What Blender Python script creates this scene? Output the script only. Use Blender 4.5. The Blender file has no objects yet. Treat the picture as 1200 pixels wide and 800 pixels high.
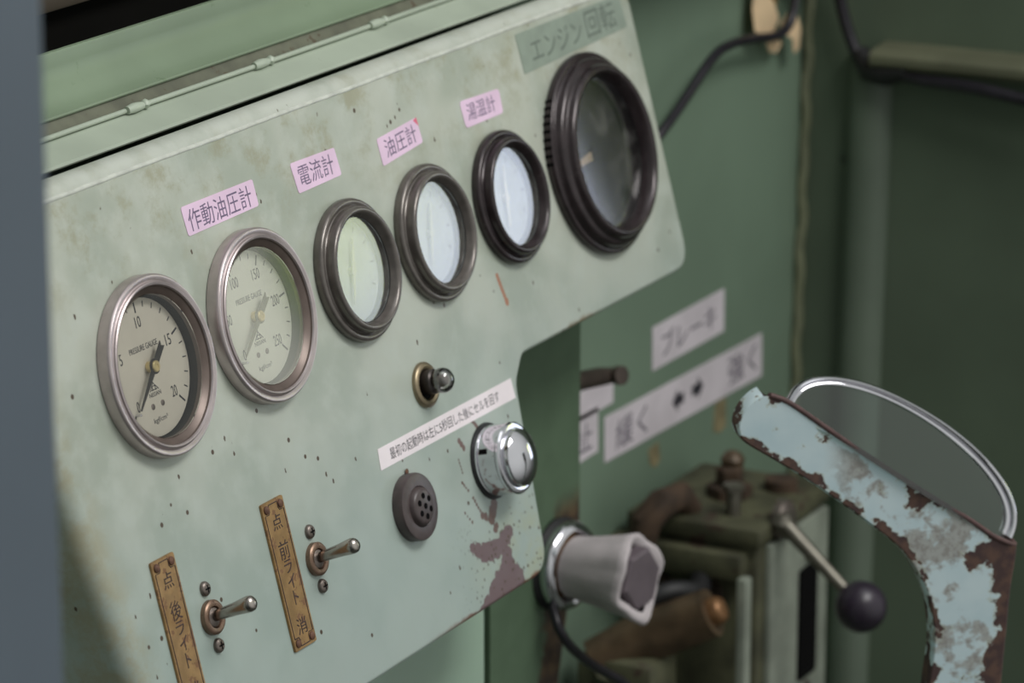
import bpy, bmesh, math, random
from mathutils import Vector, Matrix, noise
from mathutils.geometry import delaunay_2d_cdt
random.seed(7)
SC = bpy.context.scene
COL = SC.collection
MM = 0.001
Z0 = 1.2                       # height of the first gauge above the cab floor
PI = math.pi
R = math.radians

# ------------------------------------------------------------------ camera
cam_data = bpy.data.cameras.new('camera')
cam = bpy.data.objects.new('camera', cam_data)
COL.objects.link(cam)
cam_data.sensor_width = 36.0
cam_data.lens = 135.0
cam_data.clip_start = 0.05
cam_data.clip_end = 60
cx = Vector((0.4625, -0.8866, 0.0)); cy = Vector((0.2424, 0.1264, 0.9619)); cz = Vector((-0.8528, -0.4449, 0.2734))
M = Matrix((cx, cy, cz)).transposed().to_4x4()
M.translation = Vector((-1.41175, -0.92129, 0.48872 + Z0))
cam.matrix_world = M
cam_data.dof.use_dof = True
cam_data.dof.focus_distance = 1.81
cam_data.dof.aperture_fstop = 11.0
SC.camera = cam
SC.view_settings.view_transform = 'Standard'
SC.view_settings.look = 'None'
SC.view_settings.exposure = 0.0
SC.view_settings.gamma = 1.0
SC.view_settings.use_curve_mapping = False

# ------------------------------------------------------------------ node helpers
def lin(c):
    o = []
    for v in c[:3]:
        v = v / 255.0
        o.append(v / 12.92 if v <= 0.04045 else ((v + 0.055) / 1.055) ** 2.4)
    return tuple(o) + (1.0,)

class NT:
    def __init__(s, tree):
        s.t = tree; s.n = tree.nodes; s.l = tree.links
    def put(s, sock, v):
        if hasattr(v, 'node'):
            s.l.new(v, sock)
        elif isinstance(v, (tuple, list, Vector)) and hasattr(sock.default_value, '__len__'):
            k = len(sock.default_value); v = tuple(v)
            sock.default_value = (v + (1.0,))[:k] if len(v) < k else v[:k]
        else:
            sock.default_value = v
    def math(s, op, a, b=0.0, clamp=False):
        n = s.n.new('ShaderNodeMath'); n.operation = op; n.use_clamp = clamp
        s.put(n.inputs[0], a); s.put(n.inputs[1], b); return n.outputs[0]
    def vmath(s, op, a, b=(0, 0, 0), out=0):
        n = s.n.new('ShaderNodeVectorMath'); n.operation = op
        s.put(n.inputs[0], a); s.put(n.inputs[1], b)
        return n.outputs['Value'] if op in ('DOT_PRODUCT', 'DISTANCE', 'LENGTH') else n.outputs[0]
    def step(s, v, lo, hi, a=0.0, b=1.0):
        n = s.n.new('ShaderNodeMapRange'); n.interpolation_type = 'SMOOTHSTEP'; n.clamp = True
        s.put(n.inputs[0], v)
        for i, q in enumerate((lo, hi, a, b)): s.put(n.inputs[i + 1], q)
        return n.outputs[0]
    def mix(s, f, a, b):
        n = s.n.new('ShaderNodeMix'); n.data_type = 'RGBA'
        s.put(n.inputs[0], f); s.put(n.inputs[6], a); s.put(n.inputs[7], b); return n.outputs[2]
    def noise(s, vec, scale, detail=3.0, rough=0.5, dist=0.0):
        n = s.n.new('ShaderNodeTexNoise'); s.put(n.inputs['Vector'], vec)
        n.inputs['Scale'].default_value = scale; n.inputs['Detail'].default_value = detail
        n.inputs['Roughness'].default_value = rough; n.inputs['Distortion'].default_value = dist
        return n.outputs[0]
    def vor(s, vec, scale, rand=1.0):
        n = s.n.new('ShaderNodeTexVoronoi'); s.put(n.inputs['Vector'], vec)
        n.inputs['Scale'].default_value = scale; n.inputs['Randomness'].default_value = rand
        return n
    def coords(s):
        return s.n.new('ShaderNodeTexCoord').outputs['Object']
    def scale(s, vec, k):
        return s.vmath('MULTIPLY', vec, k)
    def bump(s, h, strength=0.2, dist=0.001):
        n = s.n.new('ShaderNodeBump'); n.inputs['Strength'].default_value = strength
        n.inputs['Distance'].default_value = dist; s.put(n.inputs['Height'], h); return n.outputs[0]

def new_mat(name):
    m = bpy.data.materials.new(name); m.use_nodes = True
    t = NT(m.node_tree); b = m.node_tree.nodes['Principled BSDF']
    return m, t, b

def simple(name, rgb, rough=0.5, metal=0.0, var=0.10, scale=60.0, rust=None, rust_amt=0.0, rust_scale=90.0, bump=0.0, spec=0.5):
    """one colour broken up by noise, optionally with blotches of rust or dirt"""
    m, t, b = new_mat(name)
    co = t.coords(); base = lin(rgb)
    dark = tuple(x * (1 - var * 1.6) for x in base[:3]); lite = tuple(min(1, x * (1 + var)) for x in base[:3])
    nz = t.noise(co, scale, 4.0)
    c = t.mix(t.step(nz, 0.3, 0.7), dark, lite)
    r = rough
    if rust is not None and rust_amt > 0:
        n2 = t.noise(co, rust_scale, 6.0, 0.65)
        k = t.step(n2, 0.72 - 0.4 * rust_amt, 0.78 - 0.4 * rust_amt)
        c = t.mix(k, c, lin(rust))
        r = t.step(k, 0, 1, rough, 0.8)
        if metal > 0: t.put(b.inputs['Metallic'], t.step(k, 0, 1, metal, 0.1))
    elif metal > 0:
        b.inputs['Metallic'].default_value = metal
    t.put(b.inputs['Base Color'], c); t.put(b.inputs['Roughness'], r)
    b.inputs['Specular IOR Level'].default_value = spec
    if bump > 0: t.put(b.inputs['Normal'], t.bump(t.noise(co, scale * 3, 4.0), bump, 0.0006))
    return m

# ------------------------------------------------------------------ world: dim shed with one bright opening to the right rear
world = bpy.data.worlds.new('shed_surroundings'); SC.world = world; world.use_nodes = True
wt = NT(world.node_tree); bg = world.node_tree.nodes['Background']
d = wt.n.new('ShaderNodeTexCoord').outputs['Generated']
def unit(v): return tuple(Vector(v).normalized())
amb = wt.mix(wt.step(wt.vmath('DOT_PRODUCT', d, (0, 0, 1)), -0.6, 0.9), lin((64, 66, 60)), lin((205, 212, 208)))
l1 = wt.step(wt.vmath('DOT_PRODUCT', d, unit((0.05, -0.85, 0.42))), 0.25, 1.0)
amb = wt.mix(l1, amb, (1.05, 1.08, 1.04, 1))
sk = wt.step(wt.vmath('DOT_PRODUCT', d, unit((0.05, -0.30, 0.95))), 0.93, 0.975)  # unseen overhead glow added for highlights on chrome and the bend
amb = wt.mix(sk, amb, (2.6, 2.65, 2.7, 1))
az = R(-32.4)
ca = (math.cos(az), math.sin(az), 0); ea = (-math.sin(az), math.cos(az), 0)
fwd = wt.vmath('DOT_PRODUCT', d, ca)
sa = wt.math('MULTIPLY', wt.math('ARCTAN2', wt.vmath('DOT_PRODUCT', d, ea), fwd), 57.29578)     # degrees from the opening's middle
el = wt.math('MULTIPLY', wt.math('ARCSINE', wt.vmath('DOT_PRODUCT', d, (0, 0, 1))), 57.29578)
wob = wt.noise(wt.scale(d, (1, 1, 1)), 30.0, 3.0)
vert = wt.math('MULTIPLY', wt.step(el, -7.0, -6.0), wt.step(el, 11.0, 10.0))
s2 = wt.math('ADD', sa, wt.math('MULTIPLY', wt.math('SUBTRACT', wob, 0.5), 0.6))
main = wt.math('MULTIPLY', wt.step(sa, -1.45, -1.15), wt.step(sa, 9.0, 8.0))
leaf = wt.math('MULTIPLY', wt.step(s2, -1.75, -1.6), wt.step(s2, -1.1, -1.3))
pale = wt.math('MULTIPLY', wt.step(s2, -3.05, -2.9), wt.step(s2, -1.75, -2.0))
skyc = wt.mix(wt.step(wt.math('ADD', s2, wt.math('MULTIPLY', el, -0.7)), -1.15, -0.6), (3.7, 4.4, 0.8, 1), (3.2, 3.6, 4.9, 1))
skyc = wt.mix(wt.step(wt.noise(d, 55.0, 3.0), 0.45, 0.65), skyc, (4.3, 4.6, 4.3, 1))
c = wt.mix(wt.math('MULTIPLY', pale, vert), amb, (2.7, 2.75, 2.4, 1))
c = wt.mix(wt.math('MULTIPLY', leaf, vert), c, (0.7, 1.1, 0.4, 1))
c = wt.mix(wt.math('MULTIPLY', main, vert), c, skyc)
wt.put(bg.inputs['Color'], c); bg.inputs['Strength'].default_value = 0.62

def area_light(name, loc, target, size, power, color=(1, 1, 1)):
    ld = bpy.data.lights.new(name, 'AREA'); ld.shape = 'RECTANGLE'; ld.size = size[0]; ld.size_y = size[1]
    ld.energy = power; ld.color = color
    o = bpy.data.objects.new(name, ld); COL.objects.link(o)
    o.location = loc
    o.rotation_euler = (Vector(target) - Vector(loc)).to_track_quat('-Z', 'Y').to_euler()
    return o
area_light('overhead_soft_light', (0.30, -1.20, Z0 + 1.5), (0.35, 0, Z0), (1.1, 0.5), 21, (1.0, 0.99, 0.96))  # unseen soft light, standing for shed lights and daylight overhead

# ------------------------------------------------------------------ mesh helpers (all sizes in millimetres)
def finish(bm, smooth=True, angle=40):
    bmesh.ops.recalc_face_normals(bm, faces=bm.faces)
    for v in bm.verts: v.co *= MM
    for f in bm.faces: f.smooth = smooth
    if smooth:
        for e in bm.edges:
            if len(e.link_faces) == 2 and e.calc_face_angle(0) > R(angle): e.smooth = False
def obj(name, bm, mat, parent=None, loc=(0, 0, 0), rot=None, smooth=True, angle=40):
    finish(bm, smooth, angle)
    me = bpy.data.meshes.new(name); bm.to_mesh(me); bm.free()
    o = bpy.data.objects.new(name, me); COL.objects.link(o)
    for mm in (mat if isinstance(mat, (list, tuple)) else [mat]): me.materials.append(mm)
    if parent: o.parent = parent
    o.location = Vector(loc) * MM
    if rot is not None: o.rotation_euler = rot
    return o
def tag(o, label, cat, group=None, kind=None):
    if label: o['label'] = label
    if cat: o['category'] = cat
    if group: o['group'] = group
    if kind: o['kind'] = kind
    return o
def struct(o, label=None):
    o['kind'] = 'structure'
    if label: o['label'] = label
    return o
def empty(name, label, cat, loc, rot=(0, 0, 0), group=None):
    o = bpy.data.objects.new(name, None); COL.objects.link(o)
    o.empty_display_size = 0.02
    o.location = loc; o.rotation_euler = rot
    return tag(o, label, cat, group)
def copy_thing(root, loc, label, group=None):
    r = root.copy(); COL.objects.link(r); r.location = loc; r['label'] = label
    if group: r['group'] = group
    for ch in list(root.children):
        c_ = ch.copy(); COL.objects.link(c_); c_.parent = r
        for g in ch.children:
            d_ = g.copy(); COL.objects.link(d_); d_.parent = c_
    return r

def lathe(bm, prof, seg=64, c=(0, 0, 0), axis=None):
    """profile of (radius, height) turned about local z"""
    Mx = Matrix.Translation(Vector(c)) @ (axis.to_matrix().to_4x4() if axis else Matrix.Identity(4))
    rings = []
    for r, z in prof:
        if r < 1e-6: rings.append([bm.verts.new(Mx @ Vector((0, 0, z)))])
        else: rings.append([bm.verts.new(Mx @ Vector((r * math.cos(2 * PI * i / seg), r * math.sin(2 * PI * i / seg), z))) for i in range(seg)])
    for a, b in zip(rings[:-1], rings[1:]):
        for i in range(seg):
            j = (i + 1) % seg
            if len(a) == 1 and len(b) == 1: continue
            if len(a) == 1: bm.faces.new((a[0], b[i], b[j]))
            elif len(b) == 1: bm.faces.new((a[i], a[j], b[0]))
            else: bm.faces.new((a[i], a[j], b[j], b[i]))
    return bm
def to_dir(v):
    return Vector((0, 0, 1)).rotation_difference(Vector(v).normalized())
def spline(pts, n=8):
    """Catmull-Rom through points"""
    P = [Vector(p) for p in pts]; P = [P[0] * 2 - P[1]] + P + [P[-1] * 2 - P[-2]]
    out = []
    for k in range(1, len(P) - 2):
        for i in range(n):
            t = i / n; a, b, c_, d_ = P[k - 1], P[k], P[k + 1], P[k + 2]
            out.append(0.5 * ((2 * b) + (c_ - a) * t + (2 * a - 5 * b + 4 * c_ - d_) * t * t + (3 * b - a - 3 * c_ + d_) * t ** 3))
    out.append(P[-2]); return out
def tube(bm, pts, r, seg=12, caps=True):
    pts = [Vector(p) for p in pts]; rr = r if isinstance(r, (list, tuple)) else [r] * len(pts)
    up = None; rings = []
    for i, p in enumerate(pts):
        t = (pts[min(i + 1, len(pts) - 1)] - pts[max(i - 1, 0)]).normalized()
        if up is None:
            up = Vector((0, 0, 1)) if abs(t.z) < 0.9 else Vector((1, 0, 0))
        a = (up - t * up.dot(t)).normalized(); up = a; b = t.cross(a)
        rings.append([bm.verts.new(p + (a * math.cos(2 * PI * k / seg) + b * math.sin(2 * PI * k / seg)) * rr[i]) for k in range(seg)])
    for A, B in zip(rings[:-1], rings[1:]):
        for k in range(seg): bm.faces.new((A[k], A[(k + 1) % seg], B[(k + 1) % seg], B[k]))
    if caps: bm.faces.new(rings[0][::-1]); bm.faces.new(rings[-1])
    return bm
def box(bm, lo, hi, bev=0.0, seg=2):
    r = bmesh.ops.create_cube(bm, size=1.0)
    lo, hi = Vector(lo), Vector(hi)
    for v in r['verts']:
        v.co = Vector([lo[i] + (v.co[i] + 0.5) * (hi[i] - lo[i]) for i in range(3)])
    if bev > 0:
        es = list({e for v in r['verts'] for e in v.link_edges})
        bmesh.ops.bevel(bm, geom=es, offset=bev, segments=seg, affect='EDGES', profile=0.5)
    return bm
def prism(bm, pts, z0, z1, bev=0.0):
    """flat outline in local xy, thickened from z0 to z1"""
    bot = [bm.verts.new((p[0], p[1], z0)) for p in pts]
    f = bm.faces.new(bot)
    ex = bmesh.ops.extrude_face_region(bm, geom=[f])
    top = [v for v in ex['geom'] if isinstance(v, bmesh.types.BMVert)]
    for v in top: v.co.z = z1
    if bev > 0:
        es = [e for e in bm.edges if all(v in top for v in e.verts)]
        bmesh.ops.bevel(bm, geom=es, offset=bev, segments=2, affect='EDGES')
    return bm
def rounded(pts, radii, n=6):
    """polygon with its corners rounded"""
    out = []; N = len(pts)
    for i in range(N):
        p = Vector(pts[i]); a = Vector(pts[i - 1]); b = Vector(pts[(i + 1) % N]); r = radii[i] if isinstance(radii, (list, tuple)) else radii
        u = (a - p).normalized(); v = (b - p).normalized()
        ang = u.angle(v); 
        if r <= 0: out.append(p); continue
        dd = min(r / math.tan(ang / 2), 0.48 * (a - p).length, 0.48 * (b - p).length)
        p0, p1 = p + u * dd, p + v * dd
        for k in range(n + 1):
            t = k / n; out.append(p0 * (1 - t) ** 2 + p * 2 * t * (1 - t) + p1 * t * t)
    return out
def rect(x0, y0, x1, y1): return [(x0, y0), (x1, y0), (x1, y1), (x0, y1)]

def text_bm(runs, z=0.0, thick=0.12):
    """runs = (string, centre x, centre y, width, height, rotation); one flat raised mesh"""
    bm = bmesh.new()
    for s, x, y, w, h, rot in runs:
        cu = bpy.data.curves.new('writing', 'FONT'); cu.body = s; cu.size = 10; cu.extrude = 0
        cu.resolution_u = 3
        ob = bpy.data.objects.new('writing', cu); COL.objects.link(ob)
        dg = bpy.context.evaluated_depsgraph_get(); dg.update()
        me = bpy.data.meshes.new_from_object(ob.evaluated_get(dg))
        xs = [v.co.x for v in me.vertices]; ys = [v.co.y for v in me.vertices]
        bpy.data.objects.remove(ob); bpy.data.curves.remove(cu)
        if not xs: continue
        x0, x1, y0, y1 = min(xs), max(xs), min(ys), max(ys)
        sx = w / max(1e-6, x1 - x0); sy = h / max(1e-6, y1 - y0)
        if w <= 0: sx = sy
        if h <= 0: sy = sx
        cr, sr = math.cos(rot), math.sin(rot)
        for v in me.vertices:
            a = (v.co.x - (x0 + x1) / 2) * sx; b = (v.co.y - (y0 + y1) / 2) * sy
            v.co = (x + a * cr - b * sr, y + a * sr + b * cr, z)
        bm.from_mesh(me); bpy.data.meshes.remove(me)
    if thick > 0:
        ex = bmesh.ops.extrude_face_region(bm, geom=list(bm.faces))
        for v in ex['geom']:
            if isinstance(v, bmesh.types.BMVert): v.co.z += thick
    return bm

# panel frame: x along the panel, y up its face, z out of it (leaning back 14.4 degrees)
TILT = R(14.434)
PROT = (PI / 2 - TILT, 0, 0)
def PW(u, v, n=0.0):
    return Vector((u, v * math.sin(TILT) - n * math.cos(TILT), v * math.cos(TILT) + n * math.sin(TILT))) * MM + Vector((0, 0, Z0))
def WW(x, y, z): return Vector((x * MM, y * MM, z * MM + Z0))

# ------------------------------------------------------------------ materials
def panel_paint():
    m, t, b = new_mat('old_panel_paint')
    co = t.coords()
    n1 = t.noise(co, 14.0, 4.0); n2 = t.noise(co, 55.0, 5.0, 0.6)
    base = t.mix(t.step(n1, 0.38, 0.62), lin((154, 161, 148)), lin((176, 180, 168)))
    base = t.mix(t.step(n2, 0.42, 0.72, 0, 0.45), base, lin((184, 191, 182)))
    sep = t.n.new('ShaderNodeSeparateXYZ'); t.put(sep.inputs[0], co)
    X, Y = sep.outputs[0], sep.outputs[1]
    # lower left goes a touch bluer, the upper strip dirtier
    base = t.mix(t.step(Y, 0.0, -0.16, 0, 0.65), base, lin((148, 166, 163)))
    gr = t.noise(co, 38.0, 5.0, 0.7)
    grime = t.math('MULTIPLY', t.step(gr, 0.47, 0.68), t.step(Y, 0.015, 0.075))
    base = t.mix(t.math('MULTIPLY', grime, 0.6), base, lin((138, 134, 104)))
    grl = t.math('MULTIPLY', t.step(gr, 0.40, 0.65), t.step(t.math('ADD', X, t.math('MULTIPLY', Y, 0.18)), -0.062, -0.092))
    base = t.mix(t.math('MULTIPLY', grl, 0.6), base, lin((150, 140, 106)))
    lc = t.math('MULTIPLY', t.step(gr, 0.38, 0.6), t.math('MULTIPLY', t.step(X, 0.215, 0.29), t.step(Y, -0.135, -0.175)))
    base = t.mix(t.math('MULTIPLY', lc, 0.55), base, lin((158, 160, 122)))
    lit_bend = t.math('MULTIPLY', t.step(Y, 0.0872, 0.0892), t.step(n2, 0.25, 0.6, 0.35, 0.75))  # paler tone along the top bend paints in the light it catches
    base = t.mix(lit_bend, base, lin((188, 192, 183)))
    # tiny rust specks
    vz = t.vor(co, 95.0); keep = t.vor(co, 95.0).outputs['Color']
    sk = t.n.new('ShaderNodeSeparateColor'); t.put(sk.inputs[0], keep)
    sp = t.math('MULTIPLY', t.step(vz.outputs['Distance'], 0.14, 0.09), t.step(sk.outputs[0], 0.86, 0.88))
    co3 = t.vmath('MULTIPLY', co, (1.0, 0.6, 1.0)); vz2 = t.vor(co3, 210.0); sk2 = t.n.new('ShaderNodeSeparateColor'); t.put(sk2.inputs[0], vz2.outputs['Color'])
    wobs = t.math('MULTIPLY', t.noise(co, 700.0, 2.0), 0.22)
    sp = t.math('MAXIMUM', sp, t.math('MULTIPLY', t.step(t.math('ADD', vz2.outputs['Distance'], wobs), 0.31, 0.24), t.step(sk2.outputs[0], 0.945, 0.955)))
    vz3 = t.vor(co, 330.0); sk3 = t.n.new('ShaderNodeSeparateColor'); t.put(sk3.inputs[0], vz3.outputs['Color'])
    corner = t.math('MULTIPLY', t.step(X, 0.205, 0.27), t.step(Y, -0.13, -0.17))
    spc = t.math('MULTIPLY', t.math('MULTIPLY', t.step(vz3.outputs['Distance'], 0.34, 0.25), t.step(sk3.outputs[1], 0.62, 0.66)), corner)
    # worn patches with shapes of their own
    def chain(u0, v0, u1, v1, r, n):
        return [(u0 + (u1 - u0) * i / (n - 1), v0 + (v1 - v0) * i / (n - 1), r) for i in range(n)]
    def patch(spots, wob, scale):
        dm = None
        for (u, v, r) in spots:
            q = t.math('SUBTRACT', t.vmath('DISTANCE', co2, (u * MM, v * MM, 0)), r * MM)
            dm = q if dm is None else t.math('MINIMUM', dm, q)
        nz = t.math('MULTIPLY', t.math('SUBTRACT', t.noise(co, scale, 6.0, 0.65), 0.5), wob * MM)
        return t.step(t.math('ADD', dm, nz), 0.0003, -0.0003)
    co2 = t.vmath('MULTIPLY', co, (1, 1, 0))
    purple = patch([(228, -192, 2), (236, -157, 3), (241, -160.5, 4.6), (246, -163, 5.2), (251, -164.5, 5.2), (256, -165, 5.2), (261, -164.5, 5.2), (266, -163.5, 5.4), (271, -162, 5), (275, -160, 3.4), (267, -170, 5.5), (266, -175, 6.5), (263, -180, 8), (257, -184, 9), (249, -187, 8.5), (240, -190, 6.5), (272, -185, 7.5), (232, -192, 4)], 8.5, 190)
    chips = patch([(266, -143, 3.4), (263, -146, 3.8), (260, -149, 3.4), (255, -146.5, 2.2), (252, -145, 2.0), (262, -155, 2.4), (264, -154, 1.8)]
                  + chain(241.5, -112, 242.5, -119, 0.75, 5) + chain(240, -124, 244, -129, 0.9, 4) + chain(247, -134, 251, -142, 1.0, 5) + chain(236, -139, 241, -145, 0.8, 4)
                  + chain(246.5, -103, 249, -107.5, 1.7, 3) + chain(263, -96.8, 266.5, -101, 1.2, 4), 3, 230)
    redst = patch(chain(321.5, -33, 325.5, -49, 1.5, 8) + [(325.5, -48, 2.0)], 1.2, 150)
    edge = t.math('ADD', t.math('ADD', Y, 0.1880), t.math('MULTIPLY', t.math('SUBTRACT', t.noise(co, 90.0, 5.0), 0.5), 0.008))
    edgem = t.math('MULTIPLY', t.step(edge, 0.0012, -0.0012), t.step(X, 0.165, 0.235))
    edge2 = t.math('ADD', t.math('ADD', Y, 0.0765), t.math('MULTIPLY', t.math('SUBTRACT', t.noise(co, 60.0, 5.0), 0.5), 0.012))
    edge2m = t.math('MULTIPLY', t.math('MULTIPLY', t.step(edge2, 0.002, -0.003), t.step(Y, -0.088, -0.082)), t.math('MULTIPLY', t.step(X, 0.345, 0.38), t.step(X, 0.45, 0.405)))
    c1 = t.mix(t.math('MULTIPLY', edge2m, 0.85), base, lin((120, 98, 66)))
    c1 = t.mix(redst, c1, lin((158, 108, 82)))
    c1 = t.mix(edgem, c1, lin((112, 74, 58)))
    c1 = t.mix(purple, c1, lin((106, 88, 90)))
    c1 = t.mix(chips, c1, lin((104, 82, 76)))
    c1 = t.mix(t.math('MAXIMUM', sp, spc), c1, lin((74, 58, 44)))
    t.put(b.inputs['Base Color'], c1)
    wear = t.math('MAXIMUM', purple, chips)
    t.put(b.inputs['Roughness'], t.step(n2, 0.3, 0.7, 0.36, 0.5))
    b.inputs['Specular IOR Level'].default_value = 0.45
    h = t.math('SUBTRACT', t.math('MULTIPLY', t.noise(co, 160.0, 4.0), 0.35), t.math('MULTIPLY', wear, 0.6))
    t.put(b.inputs['Normal'], t.bump(h, 0.25, 0.0008))
    return m
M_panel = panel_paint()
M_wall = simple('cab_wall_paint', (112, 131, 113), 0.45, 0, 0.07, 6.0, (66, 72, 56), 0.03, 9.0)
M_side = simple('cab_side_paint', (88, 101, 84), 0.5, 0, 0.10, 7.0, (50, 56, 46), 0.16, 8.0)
M_sill = simple('sill_paint', (166, 176, 160), 0.38, 0, 0.06, 18.0, (108, 100, 76), 0.10, 60.0)
M_sill_groove = simple('sill_groove_paint', (94, 96, 80), 0.6, 0, 0.16, 70.0, (80, 70, 54), 0.30, 90.0)  # darker, browner paint for the groove
M_hood = simple('hood_paint', (120, 136, 113), 0.38, 0, 0.06, 14.0, (104, 122, 96), 0.12, 30.0)
M_column = simple('column_paint', (84, 110, 80), 0.55, 0, 0.10, 12.0, (60, 66, 46), 0.12, 30.0)
M_floor = simple('floor_paint', (80, 84, 78), 0.8, 0, 0.15, 10.0)
M_black = simple('black_rubber', (26, 26, 28), 0.55, 0, 0.15, 80.0)
M_dark = simple('dark_opening', (16, 15, 13), 0.9, 0, 0.2, 12.0, spec=0.1)
M_brownbar = simple('dim_brown_bar', (70, 60, 46), 0.8, 0, 0.2, 15.0)
M_pillar = simple('blue_grey_paint', (88, 98, 108), 0.5, 0, 0.04, 8.0)
M_satin = simple('satin_metal', (190, 178, 178), 0.33, 0.85, 0.06, 120.0)
M_lining = simple('brown_reflect_lining', (104, 91, 85), 0.38, 0.45, 0.08, 120.0)  # brown tone holds the dark surroundings mirrored in the inner cone
M_bez = simple('aged_grey_bezel', (106, 100, 96), 0.22, 0.45, 0.10, 150.0, (84, 74, 68), 0.16, 160.0)
M_bezdark = simple('aged_dark_bezel', (54, 46, 48), 0.18, 0.3, 0.16, 130.0, (50, 42, 42), 0.2, 120.0)
M_chrome = simple('chrome', (215, 214, 220), 0.10, 1.0, 0.03, 40.0)
M_chrome_old = simple('pitted_chrome', (168, 160, 154), 0.24, 1.0, 0.12, 160.0, (96, 76, 62), 0.18, 220.0)
M_steel = simple('worn_steel', (128, 118, 112), 0.38, 0.8, 0.15, 200.0, (84, 64, 52), 0.3, 260.0)
M_brass = simple('old_brass', (158, 126, 84), 0.42, 0.5, 0.14, 120.0, (124, 92, 66), 0.42, 160.0, bump=0.2)
M_brassring = simple('dull_brass_ring', (150, 136, 112), 0.35, 0.8, 0.12, 160.0, (96, 76, 60), 0.25, 180.0)
M_coppernut = simple('browned_nut', (132, 108, 92), 0.36, 0.7, 0.14, 160.0, (88, 66, 54), 0.3, 200.0)
M_goldhub = simple('gold_hub', (222, 204, 150), 0.3, 0.5, 0.05, 200.0)
M_rustrivet = simple('rusty_rivet', (98, 68, 52), 0.7, 0.1, 0.2, 300.0, bump=0.3)
M_ink = simple('printed_ink', (40, 38, 46), 0.7, 0, 0.1, 200.0)
M_inkfaded = simple('faded_ink', (80, 73, 88), 0.7, 0, 0.2, 400.0)
M_inkgauge = simple('greyed_ink', (58, 56, 62), 0.7, 0, 0.1, 400.0)
M_inkbrass = simple('stamped_ink', (58, 44, 44), 0.75, 0, 0.2, 300.0)
M_dialcream = simple('cream_dial', (214, 208, 192), 0.7, 0, 0.03, 60.0)
M_dialpale = simple('pale_dial', (204, 206, 190), 0.7, 0, 0.03, 60.0)
M_dialwhite = simple('bleached_dial', (186, 192, 192), 0.7, 0, 0.06, 45.0)
M_dialdark = simple('dark_dial', (58, 54, 62), 0.6, 0, 0.16, 60.0, (104, 96, 100), 0.16, 40.0)
M_cavity = simple('gauge_inside', (26, 24, 24), 0.7, 0, 0.2, 90.0)
M_needle = simple('black_needle', (30, 29, 30), 0.4, 0, 0.1, 200.0)
M_needlegrey = simple('grey_needle', (118, 118, 98), 0.5, 0, 0.1, 200.0)
M_needlewhite = simple('white_needle', (240, 238, 228), 0.5, 0, 0.05, 200.0)
M_needletan = simple('tan_needle', (218, 190, 156), 0.5, 0, 0.08, 200.0)
M_pink = simple('pink_tape', (226, 197, 221), 0.55, 0, 0.05, 35.0)
M_pinkred = simple('red_corner_tape', (222, 110, 134), 0.6, 0, 0.05, 100.0)
M_white = simple('white_label_tape', (232, 222, 226), 0.5, 0, 0.03, 40.0)
M_whitegrey = simple('greyed_label_tape', (204, 196, 202), 0.55, 0, 0.06, 30.0)
M_emb = simple('grey_green_tape', (136, 148, 136), 0.45, 0, 0.06, 80.0)
M_embink = simple('dark_green_tape_letters', (96, 106, 98), 0.5, 0, 0.08, 200.0)
M_bakelite = simple('brown_bakelite', (72, 62, 62), 0.36, 0, 0.12, 160.0, (100, 78, 66), 0.12, 120.0)
M_holes = simple('hole_black', (10, 9, 10), 0.9, 0, 0.1, 100.0, spec=0.1)
M_tan = simple('masking_tape', (226, 198, 160), 0.7, 0, 0.08, 60.0)
M_oldtape = simple('old_brown_tape', (120, 92, 42), 0.5, 0, 0.12, 60.0)
M_gum = simple('tape_residue', (128, 118, 88), 0.7, 0, 0.2, 60.0)
M_cable = simple('black_cable', (34, 31, 38), 0.35, 0, 0.15, 90.0)
M_machine = simple('grimy_olive_casting', (74, 74, 54), 0.65, 0.1, 0.28, 40.0, (58, 44, 34), 0.34, 50.0, bump=0.3)
M_machgrey = simple('grey_green_faceplate', (132, 138, 126), 0.5, 0.1, 0.12, 40.0, (92, 80, 64), 0.2, 60.0)
M_cylbrown = simple('greasy_brown_cylinder', (88, 72, 54), 0.45, 0.3, 0.22, 60.0, (70, 52, 38), 0.3, 70.0)
M_copper = simple('coppery_fitting', (134, 98, 66), 0.4, 0.6, 0.15, 100.0)
M_ball = simple('black_ball_knob', (44, 36, 48), 0.32, 0, 0.1, 60.0)
M_rod = simple('dull_rod', (120, 116, 106), 0.35, 0.7, 0.12, 90.0)
M_cloth = simple('wrapped_cloth', (180, 172, 174), 0.85, 0, 0.08, 60.0, bump=0.3)
M_hex = simple('dark_hex_face', (92, 82, 88), 0.5, 0, 0.08, 80.0)
M_amber = simple('amber_collar', (96, 66, 30), 0.35, 0, 0.15, 80.0)
M_rustplate = simple('heavy_rust', (64, 48, 34), 0.85, 0, 0.3, 60.0, (40, 32, 24), 0.3, 70.0)
M_lip = simple('maroon_rust', (84, 62, 60), 0.6, 0.1, 0.16, 160.0, (108, 74, 56), 0.2, 200.0)

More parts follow.
